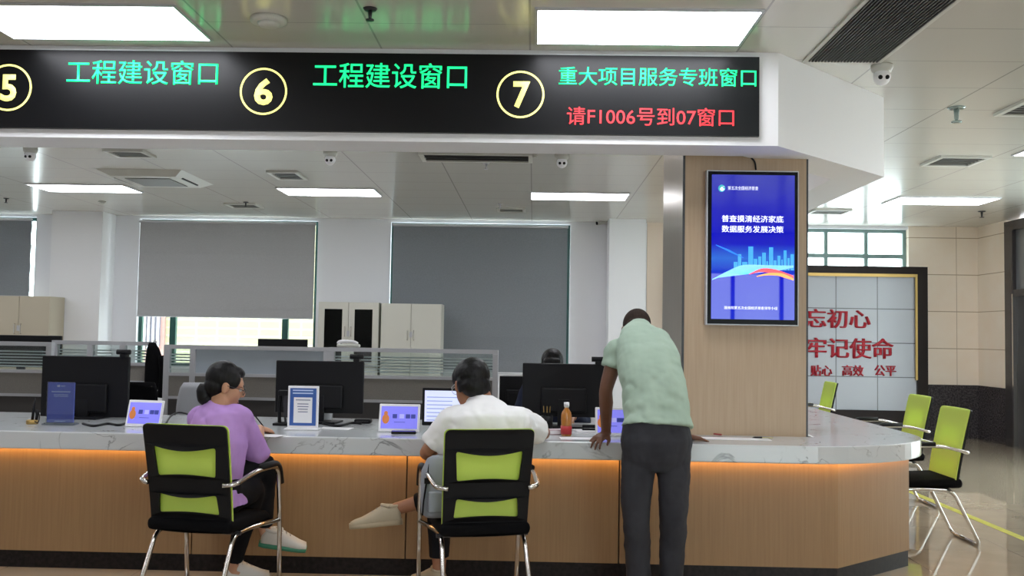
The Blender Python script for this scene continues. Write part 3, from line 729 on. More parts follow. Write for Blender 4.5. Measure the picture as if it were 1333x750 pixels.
# items lying on the counter: all rest at its top
def cpt(x, y): return atz(x, y, HC)
def stand_sign(px0, px1, py0, py1, Y, label, frame, tilt):
    xm = (px0+px1)/2; x0, x1 = at(px0, py1, Y).x, at(px1, py1, Y).x; z1 = at(xm, py0, Y).z-HC; w = x1-x0; h = w/2
    t = thing('counter_sign', label, 'sign', ((x0+x1)/2, Y, HC), tilt)
    obj('sign_base', bx(-h-.01, h+.01, -.045, .045, .0005, .012, .003), M_acrylic if not frame else M_white, t)
    if frame: obj('sign_frame', bx(-h, h, -.006, .008, .012, z1, .003), M_white, t)
    e = .014 if frame else .004
    M_card = mat('notice_blue' if frame else 'card_blue', (58, 96, 168) if frame else (78, 102, 206), .35)
    obj('card', bx(-h+e, h-e, -.0085, -.0055 if frame else .003, .012+e, z1-e), M_card, t)
    if not frame: obj('acrylic_cover', bx(-h, h, -.012, -.0095, .012, z1), M_acrylic, t)
    def bar(u0, u1, v0, v1, m, nm): obj(nm, bx(-h+w*u0, -h+w*u1, -.0094, -.0085, z1*v0, z1*v1), m, t)
    if frame:
        for v in (.885, .82): bar(.16, .82, v, v+.028, mat('sign_print_pale', (196, 214, 244), .5), 'heading_print')
        bar(.2, .8, .16, .74, M_paper, 'notice_sheet')
        M_pr = mat('print_grey', (120, 126, 150), .6)
        for v, a, b in ((.67, .26, .74), (.58, .32, .68), (.52, .32, .68), (.46, .34, .66), (.40, .34, .66)):
            obj('print_line', bx(-h+w*a, -h+w*b, -.0098, -.0094, z1*v, z1*(v+.02)), M_pr, t)
    else:
        M_sp = mat('sign_print_pale', (196, 214, 244), .5)
        bar(.36, .46, .88, .925, M_white, 'emblem'); bar(.5, .64, .89, .915, M_sp, 'print_line')
        bar(.16, .84, .755, .785, M_sp, 'heading_print'); bar(.24, .76, .69, .71, M_sp, 'print_line'); bar(.24, .76, .655, .672, M_sp, 'print_line')
        bar(.3, .7, .08, .095, M_sp, 'print_line')
    return t
stand_sign(60.5, 96.5, 497, 555, 5.85, 'blue card stand in clear acrylic on the counter in front of the leftmost monitor', False, 0)
stand_sign(374, 414, 502.5, 558, 5.84, 'blue notice in a white frame standing before the second monitor', True, 0)

M_lav = mat('tablet_screen', (90, 90, 210), .15, emit=.55, ecol=(150, 148, 246))
def tablet(px0, px1, py0, py1, Y, label, rz=0):
    xm = (px0+px1)/2; x0, x1 = at(px0, py1, Y).x, at(px1, py1, Y).x; hgt = at(xm, py0, Y).z-HC; h = (x1-x0)/2
    t = thing('service_tablet', label, 'tablet', ((x0+x1)/2, Y, HC), rz, 'white tablets on the counter'); sl = math.radians(14); L = hgt/math.cos(sl)
    T = Matrix.Rotation(-sl, 4, 'X')
    obj('housing', bx(-h, h, 0, .014, .002, L, .005, M=T), M_white, t)
    s = obj('screen', bx(-h+.014, h-.014, -.0015, .0, .022, L-.016, M=T), M_lav, t)
    obj('support', bx(-.05, .05, .02, .12, .0005, .01, .003), M_white, t)
    ic = bmesh.new(); cx = -h*.66; ell(ic, (cx, -.002, L*.66), (.012, .0012, .014), M=T, seg=12); ell(ic, (cx, -.002, L*.46), (.022, .0012, .03), M=T, seg=12)
    obj('figure_icon', ic, mat('icon_orange', (200, 120, 60), .4, emit=.3), t)
    for k, u in enumerate((-.22, .12, .42, .68)):
        obj('screen_icon', bx(h*u-.014, h*u+.014, -.0025, -.0015, L*.56-.013, L*.56+.013, M=T), mat('icon_navy', (60, 70, 160), .4, emit=.2) if k != 1 else mat('icon_pale', (170, 170, 240), .4, emit=.4), t)
    ln = bmesh.new(); box(ln, -h*.25, h*.3, -.0025, -.0015, L*.34, L*.36, M=T); obj('screen_line', ln, mat('icon_navy', (60, 70, 160)), t)
    return t
tablet(160, 210, 521.5, 557, 5.80, 'white tablet with lavender screen beside the woman in lilac', math.radians(-9))
tablet(492, 545.5, 526.5, 563, 5.80, 'white tablet with lavender screen left of the man in white')
tablet(775, 819, 531, 569, 5.80, 'white tablet with lavender screen partly behind the man in green')

# display facing the man in white
dm = at(582, 530, 5.95); x0, x1 = at(549.5, 530, 5.95).x, at(622, 530, 5.95).x; z1 = at(582, 505.5, 5.95).z-HC
dt = thing('customer_display', 'black framed display showing a white document in front of the man in white', 'monitor', ((x0+x1)/2, 5.95, HC)); h = (x1-x0)/2
obj('display_housing', bx(-h, h, 0, .03, .03, z1, .006), M_black, dt)
obj('display_screen', bx(-h+.016, h-.016, -.002, .0, .055, z1-.016), mat('document_screen', (200, 208, 232), .2, emit=.62, ecol=(206, 214, 244)), dt)
for k in range(7): obj('text_line', bx(-h+.03, -h+.03+(.16 if k % 3 else .22), -.0032, -.002, z1-.06-k*.024, z1-.055-k*.024), mat('text_faint', (150, 162, 204), .4, emit=.3), dt)
obj('stand_post', bx(-.035, .035, .03, .05, .0, .16), M_black, dt); obj('stand_base', bx(-.1, .1, -.03, .12, .0005, .012, .004), M_black, dt)

# desk pen on its stand
p = cpt(42, 552); t = thing('desk_pen_stand', 'black pen standing in a round brass base at the left end of the counter', 'pen holder', (p.x, p.y, HC))
obj('pen_base', lathe(bmesh.new(), [(0, .0005), (.036, .0005), (.036, .022), (.03, .027), (0, .027)]), M_gold, t, True)
obj('pen', tube(bmesh.new(), [(.0, 0, .02), (.004, 0, .09), (.012, 0, .16)], [.009, .008, .004], 10), M_black, t, True)
obj('pen_holder', tube(bmesh.new(), [(.024, 0, .02), (.03, 0, .06), (.024, 0, .09)], [.008, .01, .012], 10), M_black, t, True)
obj('pen_cord', tube(bmesh.new(), [(.03, 0, .09), (.05, -.01, .05), (.046, -.02, .01), (.03, -.03, .02)], .003, 6, 5), M_black, t, True)
# black phone / case lying flat
p = cpt(526, 564); t = thing('phone', 'black phone in a case lying on the counter edge before the white tablet', 'phone', (p.x, p.y-.02, HC), math.radians(8))
obj('phone_case', bx(-.075, .075, -.038, .038, .0005, .014, .005, 3), M_black, t); obj('phone_screen', bx(-.07, .07, -.034, .034, .014, .0155), mat('phone_glass', (18, 18, 22), .08), t)
# document camera
p = cpt(352, 559); t = thing('document_camera', 'folded black document camera standing beside the white framed notice', 'document camera', (p.x, p.y+.28, HC))
obj('base_plate', bx(-.05, .09, -.06, .06, .0005, .016, .004), M_black, t); obj('arm', tube(bmesh.new(), [(-.02, 0, .014), (-.024, 0, .12), (-.018, 0, .22)], .012, 8), M_black, t)
obj('camera_arm', bx(-.03, .06, -.02, .02, .19, .225, .006), M_black, t); obj('brace', tube(bmesh.new(), [(.02, 0, .015), (.0, 0, .2)], .007, 8), M_dark, t)
obj('flap', bx(.01, .075, -.012, .012, .05, .19, .004), M_dark, t)
# tea bottle
p = cpt(737, 567.5); t = thing('tea_bottle', 'plastic bottle of brown tea with red label and white cap on the counter', 'bottle', (p.x, p.y, HC))
M_tea = mat('tea', (176, 112, 40), .15, coat=.5); k = 1.0
obj('bottle_body', lathe(bmesh.new(), [(0, .0005), (.03, .0005), (.033, .008), (.033, .05), (.031, .055), (.033, .06), (.033, .125), (.028, .145), (.014, .165), (.0125, .178), (0, .178)], n=24), M_tea, t, True)
obj('label_band', lathe(bmesh.new(), [(.0335, .012), (.0345, .012), (.0345, .062), (.0335, .062)], n=24), mat('label_red', (176, 36, 40), .4), t, True)
obj('bottle_neck', lathe(bmesh.new(), [(.0125, .172), (.015, .174), (.015, .18), (.0125, .182), (0, .182)], n=20), mat('clear_plastic', (220, 214, 200), .15), t, True)
obj('cap', lathe(bmesh.new(), [(0, .180), (.0165, .180), (.0165, .202), (.015, .204), (0, .204)], n=20), M_white, t, True)
# pen cup
p = at(712, 545, 6.02); t = thing('pen_cup', 'black pen cup with gold clipped pens in front of the third monitor', 'pen cup', (p.x, p.y, HC))
obj('cup', lathe(bmesh.new(), [(0, .0005), (.036, .0005), (.038, .1), (.034, .1), (.032, .01), (0, .01)]), M_black, t, True)
for k, (a, b) in enumerate(((-.014, .01), (.012, .0), (.0, -.012))):
    q = obj('pen', tube(bmesh.new(), [(a*.5, b, .012), (a*1.6, b, .165)], .0055, 8), M_black, t); obj('pen_clip', tube(bmesh.new(), [(a*1.5, b-.008, .12), (a*1.6, b-.008, .16)], .003, 6), M_gold, q)
# papers and small stationery
def sheet(px, py, w, d, rz, label, name='paper_sheet', m=M_paper, th=.0012, dz=.0004):
    p = cpt(px, py); t = tag(obj(name, bx(-w/2, w/2, -d/2, d/2, 0, th), m), label, 'paper'); t.location = (p.x, p.y, HC+dz); t.rotation_euler = (0, 0, rz); return t
sheet(752, 571, .21, .12, .05, 'white paper sheet under the left hand of the man in green')
sheet(935, 571, .62, .13, -.03, 'white form paper on the counter under the right hand of the man in green')
sheet(768, 563, .2, .15, .2, 'white paper stack beside the tea bottle before the third monitor', 'paper_stack', M_paper, .014)
sheet(437, 558, .2, .13, -.1, 'white paper sheet on the counter right of the white framed notice')
sheet(345, 567, .21, .12, -.3, 'white paper the woman in lilac writes on')
p = cpt(719, 566); t = thing('notebook', 'pale pink notebook leaning beside the pen cup', 'notebook', (p.x+.01, p.y+.03, HC), .3)
obj('notebook_cover', bx(-.05, .06, -.04, .05, .0005, .03, .003), mat('pink_cover', (196, 176, 184), .6), t); obj('pages', bx(-.048, .062, -.042, .048, .006, .025), M_paper, t)
p = cpt(768, 563); t = thing('stapler', 'black stapler beside the paper stack by the man in green', 'stapler', (p.x+.02, p.y, HC+.0145))
obj('stapler_base', bx(-.07, .07, -.018, .018, 0, .01, .003), M_black, t); obj('stapler_arm', bx(-.07, .06, -.015, .015, .014, .034, .006), M_black, t)
def pen(px, py, L, rz, m, label, m2=None):
    p = cpt(px, py); t = thing('pen', label, 'pen', (p.x, p.y, HC+.0066), rz, 'pens on the counter')
    obj('pen_barrel', tube(bmesh.new(), [(-L/2, 0, 0), (L/2-.012, 0, 0)], .0052, 8), m, t); obj('pen_tip', tube(bmesh.new(), [(L/2-.012, 0, 0), (L/2, 0, -.003)], [.005, .001], 8), m2 or M_dark, t)
pen(927, 566, .15, 2.25, mat('pen_red', (158, 60, 58), .4), 'red pen nearer the right hand of the man in green')
pen(941, 565, .15, 2.35, mat('pen_dark_red', (122, 52, 50), .4), 'dark red pen farther from the hand of the man in green')
pen(985.5, 571, .06, 3.1, M_black, 'short black pen piece beside the yellow slip on the counter')
sheet(999, 570.5, .065, .02, .1, 'small yellow paper slip on the counter by the pillar', 'paper_slip', mat('slip_yellow', (206, 206, 90), .6), .001, .002)
# keyboards & cables behind the monitors
def cable(pts, label, r=.006): return tag(obj('cable', tube(bmesh.new(), [(x, y, z) for x, y, z in pts], r, 8, 6), M_black, smooth=True), label, 'cable')
q = lambda px, py, dz=.007: (cpt(px, py).x, cpt(px, py).y, HC+dz)
cable([q(108, 553), q(122, 556), q(140, 553), q(154, 555), q(165, 552)], 'black cable along the base of the leftmost monitor', .008)
cable([q(214, 556), q(222, 548, .03), q(232, 545, .04), q(246, 546, .03), q(252, 551)], 'black cable looping behind the tablet by the woman')
cable([q(420, 553), q(440, 556), q(458, 552), q(470, 553)], 'black cable along the base of the second monitor', .008)
p = cpt(471, 552); t = thing('card_reader', 'low black card reader between the second monitor and the tablet', 'card reader', (p.x, p.y+.05, HC))
obj('reader_body', bx(-.055, .055, -.04, .04, .0005, .03, .01, 3), M_black, t); obj('reader_slot', bx(-.04, .04, -.042, -.039, .012, .018), M_dark, t)
p = cpt(424, 549); t = thing('paper_cup', 'small white paper cup behind the white framed notice', 'cup', (p.x, p.y+.05, HC)); obj('cup_wall', lathe(bmesh.new(), [(0, .0005), (.026, .0005), (.036, .085), (.037, .088), (.033, .088), (.024, .006), (0, .006)]), M_white, t, True)
obj('cup_rim', lathe(bmesh.new(), [(.034, .086), (.039, .086), (.039, .091), (.034, .091)]), M_white, t, True)
p = atz(455, 452, pZ(540, 454, Y1)); t = thing('desk_phone', 'white desk telephone resting on top of the louvred partition', 'telephone', (pX(453, Y1), Y1, pZ(540, 454, Y1)+.0005))
obj('phone_body', bx(-.1, .1, -.028, .05, 0, .03, .01), M_offwhite, t); obj('handset', tube(bmesh.new(), [(-.09, 0, .03), (-.07, 0, .05), (.04, 0, .05), (.08, 0, .03)], [.018, .016, .014, .018], 10, 4), M_white, t, True)
# items at the far end of the right hand counter
p = (2.02, 9.1); t = thing('small_display', 'small grey display standing at the far end of the right counter by the pillar', 'display', (p[0]+.13, p[1], HC), .2)
obj('display_back', bx(-.09, .09, 0, .02, .03, .27, .004), mat('display_grey', (150, 140, 158), .4), t); obj('stand_base', bx(-.06, .06, -.05, .07, .0005, .03, .004), M_offwhite, t)
p = (2.16, 8.75); t = thing('glass_cup', 'clear glass cup on the right counter beside the pillar edge', 'cup', (p[0], p[1], HC))
obj('cup_wall', lathe(bmesh.new(), [(0, .0005), (.03, .0005), (.036, .09), (.033, .09), (.028, .006), (0, .006)]), M_acrylic, t, True); obj('lid', lathe(bmesh.new(), [(0, .091), (.037, .091), (.036, .105), (0, .108)]), M_silver, t, True)

# ------------------------------------------------------------------ lime and black visitor chairs
def back_y(x, z):
    s = (z-.41)/.54
    return -.205-.105*max(s, 0)**1.25+.032*(x/.225)**2
def plate(outline, holes, thick, yoff, name, m, parent, bev=.003):
    cu = bpy.data.curves.new('t', 'CURVE'); cu.dimensions = '2D'; cu.fill_mode = 'BOTH'; cu.extrude = thick/2; cu.bevel_depth = 0
    for pts in [outline]+holes:
        sp = cu.splines.new('POLY'); sp.points.add(len(pts)-1); sp.use_cyclic_u = True
        for p, (x, z) in zip(sp.points, pts): p.co = (x, z, 0, 1)
    o = bpy.data.objects.new('t', cu); C.objects.link(o); me = bake(o); bpy.data.objects.remove(o); bpy.data.curves.remove(cu)
    bm = bmesh.new(); bm.from_mesh(me); bpy.data.meshes.remove(me)
    bmesh.ops.remove_doubles(bm, verts=bm.verts, dist=1e-5)
    for v in bm.verts: v.co = Vector((v.co.x, back_y(v.co.x, v.co.y)+yoff-v.co.z, v.co.y))
    return obj(name, bm, m, parent)
def dense(pts, step=.02):
    out = []
    for (a, b), (c, d) in zip(pts, pts[1:]+pts[:1]):
        n = max(1, int(math.hypot(c-a, d-b)/step))
        out += [(a+(c-a)*i/n, b+(d-b)*i/n) for i in range(n)]
    return out
def rnd(pts, r, k=5):
    n = len(pts); out = []
    for i in range(n):
        a, b, c = Vector((*pts[i-1], 0)), Vector((*pts[i], 0)), Vector((*pts[(i+1) % n], 0))
        rr = min(r, (a-b).length*.45, (c-b).length*.45); s = b+(a-b).normalized()*rr; e = b+(c-b).normalized()*rr
        for j in range(k+1):
            t = j/k; p = (1-t)**2*s+2*t*(1-t)*b+t*t*e; out.append((p.x, p.y))
    return out
def win(x0t, x0b, zt, zb, dip_t, dip_b):
    """mesh opening: dipped top edge, bowed lower edge"""
    n = 10; top_ = [(-x0t+2*x0t*i/n, zt-dip_t*math.sin(PI*i/n)) for i in range(n+1)]; bot = [(x0b-2*x0b*i/n, zb+dip_b*math.sin(PI*i/n)) for i in range(n+1)]
    return rnd(top_+bot, .025, 4)
def make_chair(label):
    t = thing('visitor_chair', label, 'chair', (0, 0, 0), 0, 'lime and black visitor chairs')
    s = bx(-.235, .235, -.22, .235, .405, .47, .028, 3)
    for v in s.verts:
        if v.co.y > .1 and v.co.z > .43: v.co.z -= (v.co.y-.1)**2*1.6
        if v.co.z > .44: v.co.z += .012*(1-(v.co.x/.235)**2)
    obj('seat', s, M_blackfab, t, True)
    outl = dense(rnd([(-.228, .95), (.228, .95), (.222, .66), (.218, .43), (.19, .405), (-.19, .405), (-.218, .43), (-.222, .66)], .03), .03)
    plate(outl, [win(.172, .160, .842, .688, .022, .012), win(.158, .168, .600, .497, .018, .012)], .016, -.006, 'back_frame', M_black, t)
    plate([(x*1.018, .405+(z-.405)*1.006) for x, z in outl], [], .007, .009, 'back_mesh', M_lime, t)
    for sx in (-1, 1):
        pth = fillet([(sx*.205, -.262, .655), (sx*.262, -.235, .66), (sx*.285, -.05, .705), (sx*.285, .20, .70), (sx*.28, .245, .43), (sx*.275, .275, .012)], .075, 6)
        a = obj('arm_leg', tube(bmesh.new(), pth, .0125, 10), M_chrome, t, True)
        obj('foot_glide', tube(bmesh.new(), [(sx*.275, .275, .016), (sx*.275, .275, .0)], .016, 10), M_black, a)
        obj('arm_pad', tube(bmesh.new(), fillet([(sx*.285, .0, .716), (sx*.285, .20, .713), (sx*.283, .24, .60)], .06, 5), .018, 10, flat=((1, 0, 0), 1.1)), M_black, t, True)
        lg = fillet([(sx*.279, .25, .40), (sx*.22, .02, .397), (sx*.215, -.15, .39), (sx*.225, -.335, .0135), (0, -.335, .0135)], .06, 6)
        obj('leg', tube(bmesh.new(), lg, .0125, 10), M_chrome, t, True)
    sr = bmesh.new()
    for y in (-.12, .12): tube(sr, [(-.24, y, .397), (.24, y, .397)], .011, 8)
    obj('seat_bearer', sr, M_dark, t)
    return t
CH = make_chair('lime and black chair in front holding the woman in lilac')
def chair_at(px, py, Yback, rz, z=.95):
    """floor place of a chair whose backrest top centre is seen at px, py"""
    p = at(px, py, Yback); off = Matrix.Rotation(rz, 3, 'Z') @ Vector((0, -.31, 0)); return (p.x-off.x, p.y-off.y, 0)
R1, R2 = math.radians(-10), math.radians(14)
CH.location = chair_at(236, 554, 4.66, R1); CH.rotation_euler = (0, 0, R1)
dup(CH, chair_at(640, 558, 4.72, R2), R2, 'lime and black chair in front holding the man in white')
dup(CH, (2.80, 6.92, 0), math.radians(90), 'lime and black chair at the right counter end, nearest of the three empty ones')
dup(CH, (3.15, 8.40, 0), math.radians(90), 'lime and black empty chair, middle of the three along the right counter')
dup(CH, (3.08, 10.68, 0), math.radians(88), 'lime and black empty chair, farthest of the three, beside the slogan board')
C1, C2 = CH.location.copy(), Vector(chair_at(640, 558, 4.72, R2))

# office chairs behind the counter
def office_chair(x, y, rz, label, m, zt=1.0, wide=.23):
    t = thing('office_chair', label, 'chair', (x, y, 0), rz)
    obj('seat', bx(-.24, .24, -.22, .24, .43, .50, .03, 3), m, t, True)
    b = bmesh.new(); n = 10; rings = []
    for i in range(n+1):
        z = .52+(zt-.52)*i/n; w = wide*(1-.12*(2*i/n-1)**2)*(1 if i not in (0, n) else .93); y0 = -.24-.05*(i/n)
        rings.append(ering((0, y0, z), Vector((w, 0, 0)), Vector((0, .03, 0)), 24, 3.2))
    loft(b, rings)
    for v in b.verts: v.co.y += .35*v.co.x**2
    obj('backrest', b, m, t, True)
    obj('back_support', tube(bmesh.new(), [(0, -.05, .42), (0, -.27, .46), (0, -.30, .7)], .02, 8, 4), M_dark, t, True)
    obj('gas_column', tube(bmesh.new(), [(0, 0, .12), (0, 0, .43)], .025, 10), M_dark, t, True)
    for k in range(5):
        a = k*2*PI/5+.3; c, s = math.cos(a), math.sin(a)
        l = obj('base_leg', tube(bmesh.new(), [(0, 0, .12), (.26*c, .26*s, .075)], [.022, .015], 8), M_dark, t, True)
        obj('caster', tube(bmesh.new(), [(.26*c-.015*s, .26*s+.015*c, .03), (.26*c+.015*s, .26*s-.015*c, .03)], .03, 10), M_black, l, True)
    return t
p = at(166, 498, 7.2); office_chair(p.x, 6.98, PI, 'black office chair behind the counter between the leftmost monitor and the partitions', M_blackfab, p.z)
p = at(254, 501, 7.6); office_chair(p.x, 7.62, PI, 'pale grey office chair behind the head of the woman in lilac', mat('chair_grey', (182, 184, 190), .7), p.z, .25)
# jacket hanging at the partition end
p = at(203, 446, 8.58); t = thing('jacket', 'black jacket hanging from the end post of the farther partition', 'jacket', (p.x, 8.63, p.z))
jb = bmesh.new(); rings = []
for i, (w, d, z, sh) in enumerate(((.03, .02, 0, -.03), (.06, .03, -.06, -.02), (.09, .045, -.2, 0), (.105, .05, -.38, .015), (.09, .05, -.43, .02))):
    rings.append(ering((sh, -.06, z), Vector((w, 0, 0)), Vector((0, d, 0)), 16))
loft(jb, rings); obj('jacket_body', jb, M_blackfab, t, True)
obj('jacket_sleeve', tube(bmesh.new(), [(.07, -.08, -.12), (.1, -.09, -.3), (.08, -.1, -.5)], [.035, .04, .035], 10, 4), M_blackfab, t, True)
obj('hanger_hook', tube(bmesh.new(), [(-.03, -.05, -.005), (-.03, 0.0, .02), (-.03, .04, .0)], .005, 6, 4), M_chrome, t)

# ------------------------------------------------------------------ people
M_skin = noise_mat('skin', (196, 150, 122), (188, 140, 112), 6, rough=.5, spec=.35)
M_skinm = noise_mat('skin_tanned', (166, 118, 90), (156, 108, 82), 6, rough=.5, spec=.35)
M_skind = noise_mat('skin_deep_tan', (112, 76, 58), (100, 66, 50), 6, rough=.5, spec=.35)
M_hair = noise_mat('hair_black', (8, 7, 9), (16, 15, 16), 60, (1, 1, .2), rough=.45, spec=.25, bump=.3)
M_buzz = noise_mat('hair_cropped', (40, 30, 26), (54, 42, 36), 160, rough=.8, spec=.2)
def cloth(name, c, c2=None, rough=.85):
    c2 = c2 or tuple(max(0, v-8) for v in c)
    return noise_mat(name, c, c2, 9, (1, 1, .5), rough=rough, spec=.2, bump=.25, detail=4)
M_lilac = cloth('lilac_blouse', (186, 146, 212)); M_wshirt = cloth('white_shirt', (246, 246, 248), (240, 240, 243)); M_mint = cloth('mint_tshirt', (166, 186, 170))
M_trb = cloth('black_trousers', (20, 20, 24)); M_trc = cloth('charcoal_trousers', (58, 58, 63), (50, 50, 55)); M_uni = cloth('navy_uniform', (40, 46, 66))

class Fr:
    """local frame: right, forward, up at an origin"""
    def __init__(s, o, f, u=(0, 0, 1), k=1.0):
        s.f = Vector(f).normalized(); r = s.f.cross(Vector(u)).normalized(); s.r = r; s.u = r.cross(s.f); s.k = k
        s.M = Matrix((s.r*k, s.f*k, s.u*k)).transposed().to_4x4(); s.M.translation = Vector(o)
    def __call__(s, x, y, z): return s.M @ Vector((x, y, z))
def head(bm, o, f, u, k=1.0):
    fr = Fr(o, f, u, k); E_ = lambda c, r: ell(bm, c, r, fr.M, 28)
    E_((0, -.012, .035), (.074, .093, .083)); E_((0, .03, -.03), (.062, .062, .075)); E_((0, .028, -.068), (.05, .055, .045)); E_((0, .064, -.096), (.024, .022, .018))
    E_((0, .055, .03), (.06, .035, .035))
    tube(bm, [fr(0, .082, .022), fr(0, .104, -.012), fr(0, .1, -.03)], [.009*k, .0125*k, .009*k], 10, 3)
    E_((-.012, .094, -.026), (.009, .01, .008)); E_((.012, .094, -.026), (.009, .01, .008))
    E_((0, .083, -.058), (.024, .011, .006)); E_((0, .082, -.068), (.02, .011, .007))
    E_((-.034, .078, .022), (.022, .01, .006)); E_((.034, .078, .022), (.022, .01, .006))
    for s in (-1, 1):
        E_((s*.075, -.006, -.012), (.01, .02, .03)); E_((s*.08, -.012, .0), (.008, .016, .02))
    return fr
def face_parts(fr, parent):
    for s in (-1, 1):
        e = obj('eye', ell(bmesh.new(), (s*.031, .076, .003), (.0125, .011, .0085), fr.M, 16), mat('eye_white', (226, 222, 216), .3), parent, True)
        obj('iris', ell(bmesh.new(), (s*.031, .0855, .003), (.0055, .003, .0055), fr.M, 12), mat('iris_dark', (30, 20, 16), .2), e, True)
        obj('eyebrow', tube(bmesh.new(), [fr(s*.014, .092, .024), fr(s*.034, .088, .029), fr(s*.05, .074, .024)], [.002, .003, .0015], 6, 3), M_hair, parent, True)
    obj('lips', ell(bmesh.new(), (0, .0885, -.0625), (.02, .007, .006), fr.M, 14), mat('lips', (150, 84, 78), .4), parent, True)
def glasses(fr, parent, m):
    g = bmesh.new()
    for s in (-1, 1):
        n = 20; loop = [fr(s*.034+.025*math.cos(2*PI*i/n), 0.099, .0+.019*math.sin(2*PI*i/n)) for i in range(n+1)]
        tube(g, loop, .0018, 6); tube(g, [fr(s*.058, .098, .005), fr(s*.076, .06, .006), fr(s*.084, -.005, .004)], .002, 6, 3)
    tube(g, [fr(-.01, .1, .004), fr(.01, .1, .004)], .0018, 6); return obj('glasses', g, m, parent)
def hand(bm, w, d, back, side, curl=.5, k=1.0, spread=.10, thumb=True):
    """w wrist, d towards fingers, back = normal of the back of the hand, side = towards the thumb"""
    d = Vector(d).normalized(); back = Vector(back); back = (back-d*back.dot(d)).normalized(); side = Vector(side); s = (side-d*side.dot(d)-back*side.dot(back)).normalized()
    w = Vector(w); L = .092*k
    loft(bm, [ering(w-d*.02*k, s*.026*k, back*.019*k, 14), ering(w+d*.012*k, s*.028*k, back*.0175*k, 14), ering(w+d*.045*k, s*.039*k, back*.015*k, 14, 2.5), ering(w+d*L*.92, s*.041*k, back*.0125*k, 14, 2.6), ering(w+d*L*1.03, s*.036*k, back*.008*k, 14)])
    for i, (off, ln) in enumerate(((.030, .072), (.0105, .08), (-.0105, .075), (-.029, .058))):
        dd = (d+s*spread*(off/.03)).normalized(); p = w+d*L*.9+s*off*k; ang = 0; pts = [p-d*.02*k, p]; cur = p
        for j, fr_ in enumerate((.45, .31, .24)):
            ang += curl*(.55, .75, .5)[j]
            v = dd*math.cos(ang)-back*math.sin(ang); cur = cur+v*ln*fr_*k; pts.append(cur)
        tube(bm, pts, [.0088*k, .0088*k, .008*k, .0073*k, .0058*k], 10, 3)
    if thumb:
        b = w+d*.022*k+s*.026*k; v1 = (s*.75+d*.75-back*.25).normalized(); v2 = (s*.25+d*1-back*.45).normalized()
        tube(bm, [b-v1*.018*k, b+v1*.016*k, b+v1*.04*k, b+v1*.04*k+v2*.026*k, b+v1*.04*k+v2*.046*k], [.014*k, .0145*k, .0105*k, .0095*k, .0065*k], 10, 3)
def shoe(parent, heel, d, up, m, msole, L=.27, k=1.0):
    """heel = point under the heel on the sole plane; d = toe direction; up = ankle side"""
    d = Vector(d).normalized(); up = Vector(up); u = (up-d*up.dot(d)).normalized(); s = d.cross(u); h = Vector(heel)
    prof = ((-.005, .020, .06, .05), (.015, .032, .092, .05), (.06, .036, .104, .052), (.10, .037, .104, .045), (.15, .042, .078, .034), (.21, .044, .05, .027), (.25, .034, .04, .022), (L-.002, .014, .03, .02))
    b = bmesh.new(); rings = []
    for y, w, z, _ in prof: rings.append(ering(h+d*y*k+u*(.016+(z-.01)/2)*k, s*w*k, u*((z-.01)/2+.004)*k, 18, 2.6))
    loft(b, rings); o = obj('shoe', b, m, parent, True)
    b = bmesh.new(); rings = []
    for y, w, z, _ in ((-.012, .018, 0, 0),)+tuple((y, w+.004, 0, 0) for y, w, z, q_ in prof[1:-1])+((L+.006, .012, 0, 0),):
        rings.append(ering(h+d*y*k+u*.017*k, s*w*k, u*.017*k, 16, 3))
    loft(b, rings); obj('sole', b, msole, o, True)
    lc = bmesh.new()
    for y in (.10, .125, .15):
        zz = .094-(y-.09)*.55; tube(lc, [h+d*y*k-s*.026*k+u*(zz+.010)*k, h+d*y*k+u*(zz+.026)*k, h+d*y*k+s*.026*k+u*(zz+.010)*k], .005*k, 6, 3)
    obj('laces', lc, mat('lace_grey', (150, 146, 140), .8), o)
    tg = bmesh.new(); tube(tg, [h+d*.065*k+u*.108*k-s*.03*k, h+d*.098*k+u*.118*k, h+d*.065*k+u*.108*k+s*.03*k, h+d*.01*k+u*.104*k, h+d*.065*k+u*.108*k-s*.03*k], .009*k, 8, 4); obj('shoe_collar', tg, m, o, True); return o
def torso(bm, rows, lat, inf=0.0, n=26, p=2.3):
    """rows: (centre, half width, half depth); lat: list of lateral unit vectors or one"""
    R = []
    for i, (c, w, d) in enumerate(rows):
        c = Vector(c); a = Vector(rows[min(i+1, len(rows)-1)][0])-Vector(rows[max(i-1, 0)][0]); a.normalize()
        l = Vector(lat[i] if isinstance(lat, list) else lat); l = (l-a*l.dot(a)).normalized(); dv = a.cross(l)
        R.append(ering(c, l*(w+inf), dv*(d+inf), n, p))
    loft(bm, R)
def rootmesh(name, bm, vox, m, label, sm=3):
    o = remesh(name, bm, vox, m, None, sm); return tag(o, label, 'person')

# --- woman in lilac, writing
f1 = Vector((.45, .89, 0)).normalized(); lat1 = Vector((f1.y, -f1.x, 0)); Z1 = Vector((0, 0, 1))
pel = at(274, 664, 5.03); pel.z = .56
rows1 = [(pel+Vector((0, 0, -.09)), .15, .13), (pel, .165, .12), (at(279, 625, 5.04), .135, .10), (at(284, 582, 5.06), .15, .105), (at(283, 550, 5.11), .158, .09), (at(284, 533, 5.14), .115, .07), (at(287, 522, 5.13), .05, .05)]
shR, shL = at(312, 541, 5.08), at(258, 543, 5.20); elR, elL = at(334, 592, 5.24), at(270, 575, 5.46)
wrR = at(338, 566, 5.52); wrR.z = .855
wrL = at(322, 566, 5.62); wrL.z = .85
b = bmesh.new(); torso(b, rows1, lat1)
hc1 = at(293, 503, 5.16); hf1 = Vector((.86, .42, -.30)); hu1 = Vector((.18, .12, 1))
fr1 = head(b, hc1, hf1, hu1, 1.03)
tube(b, [at(286, 530, 5.12), at(287, 516, 5.14), fr1(0, -.01, -.06)], [.058, .05, .052], 14, 3)
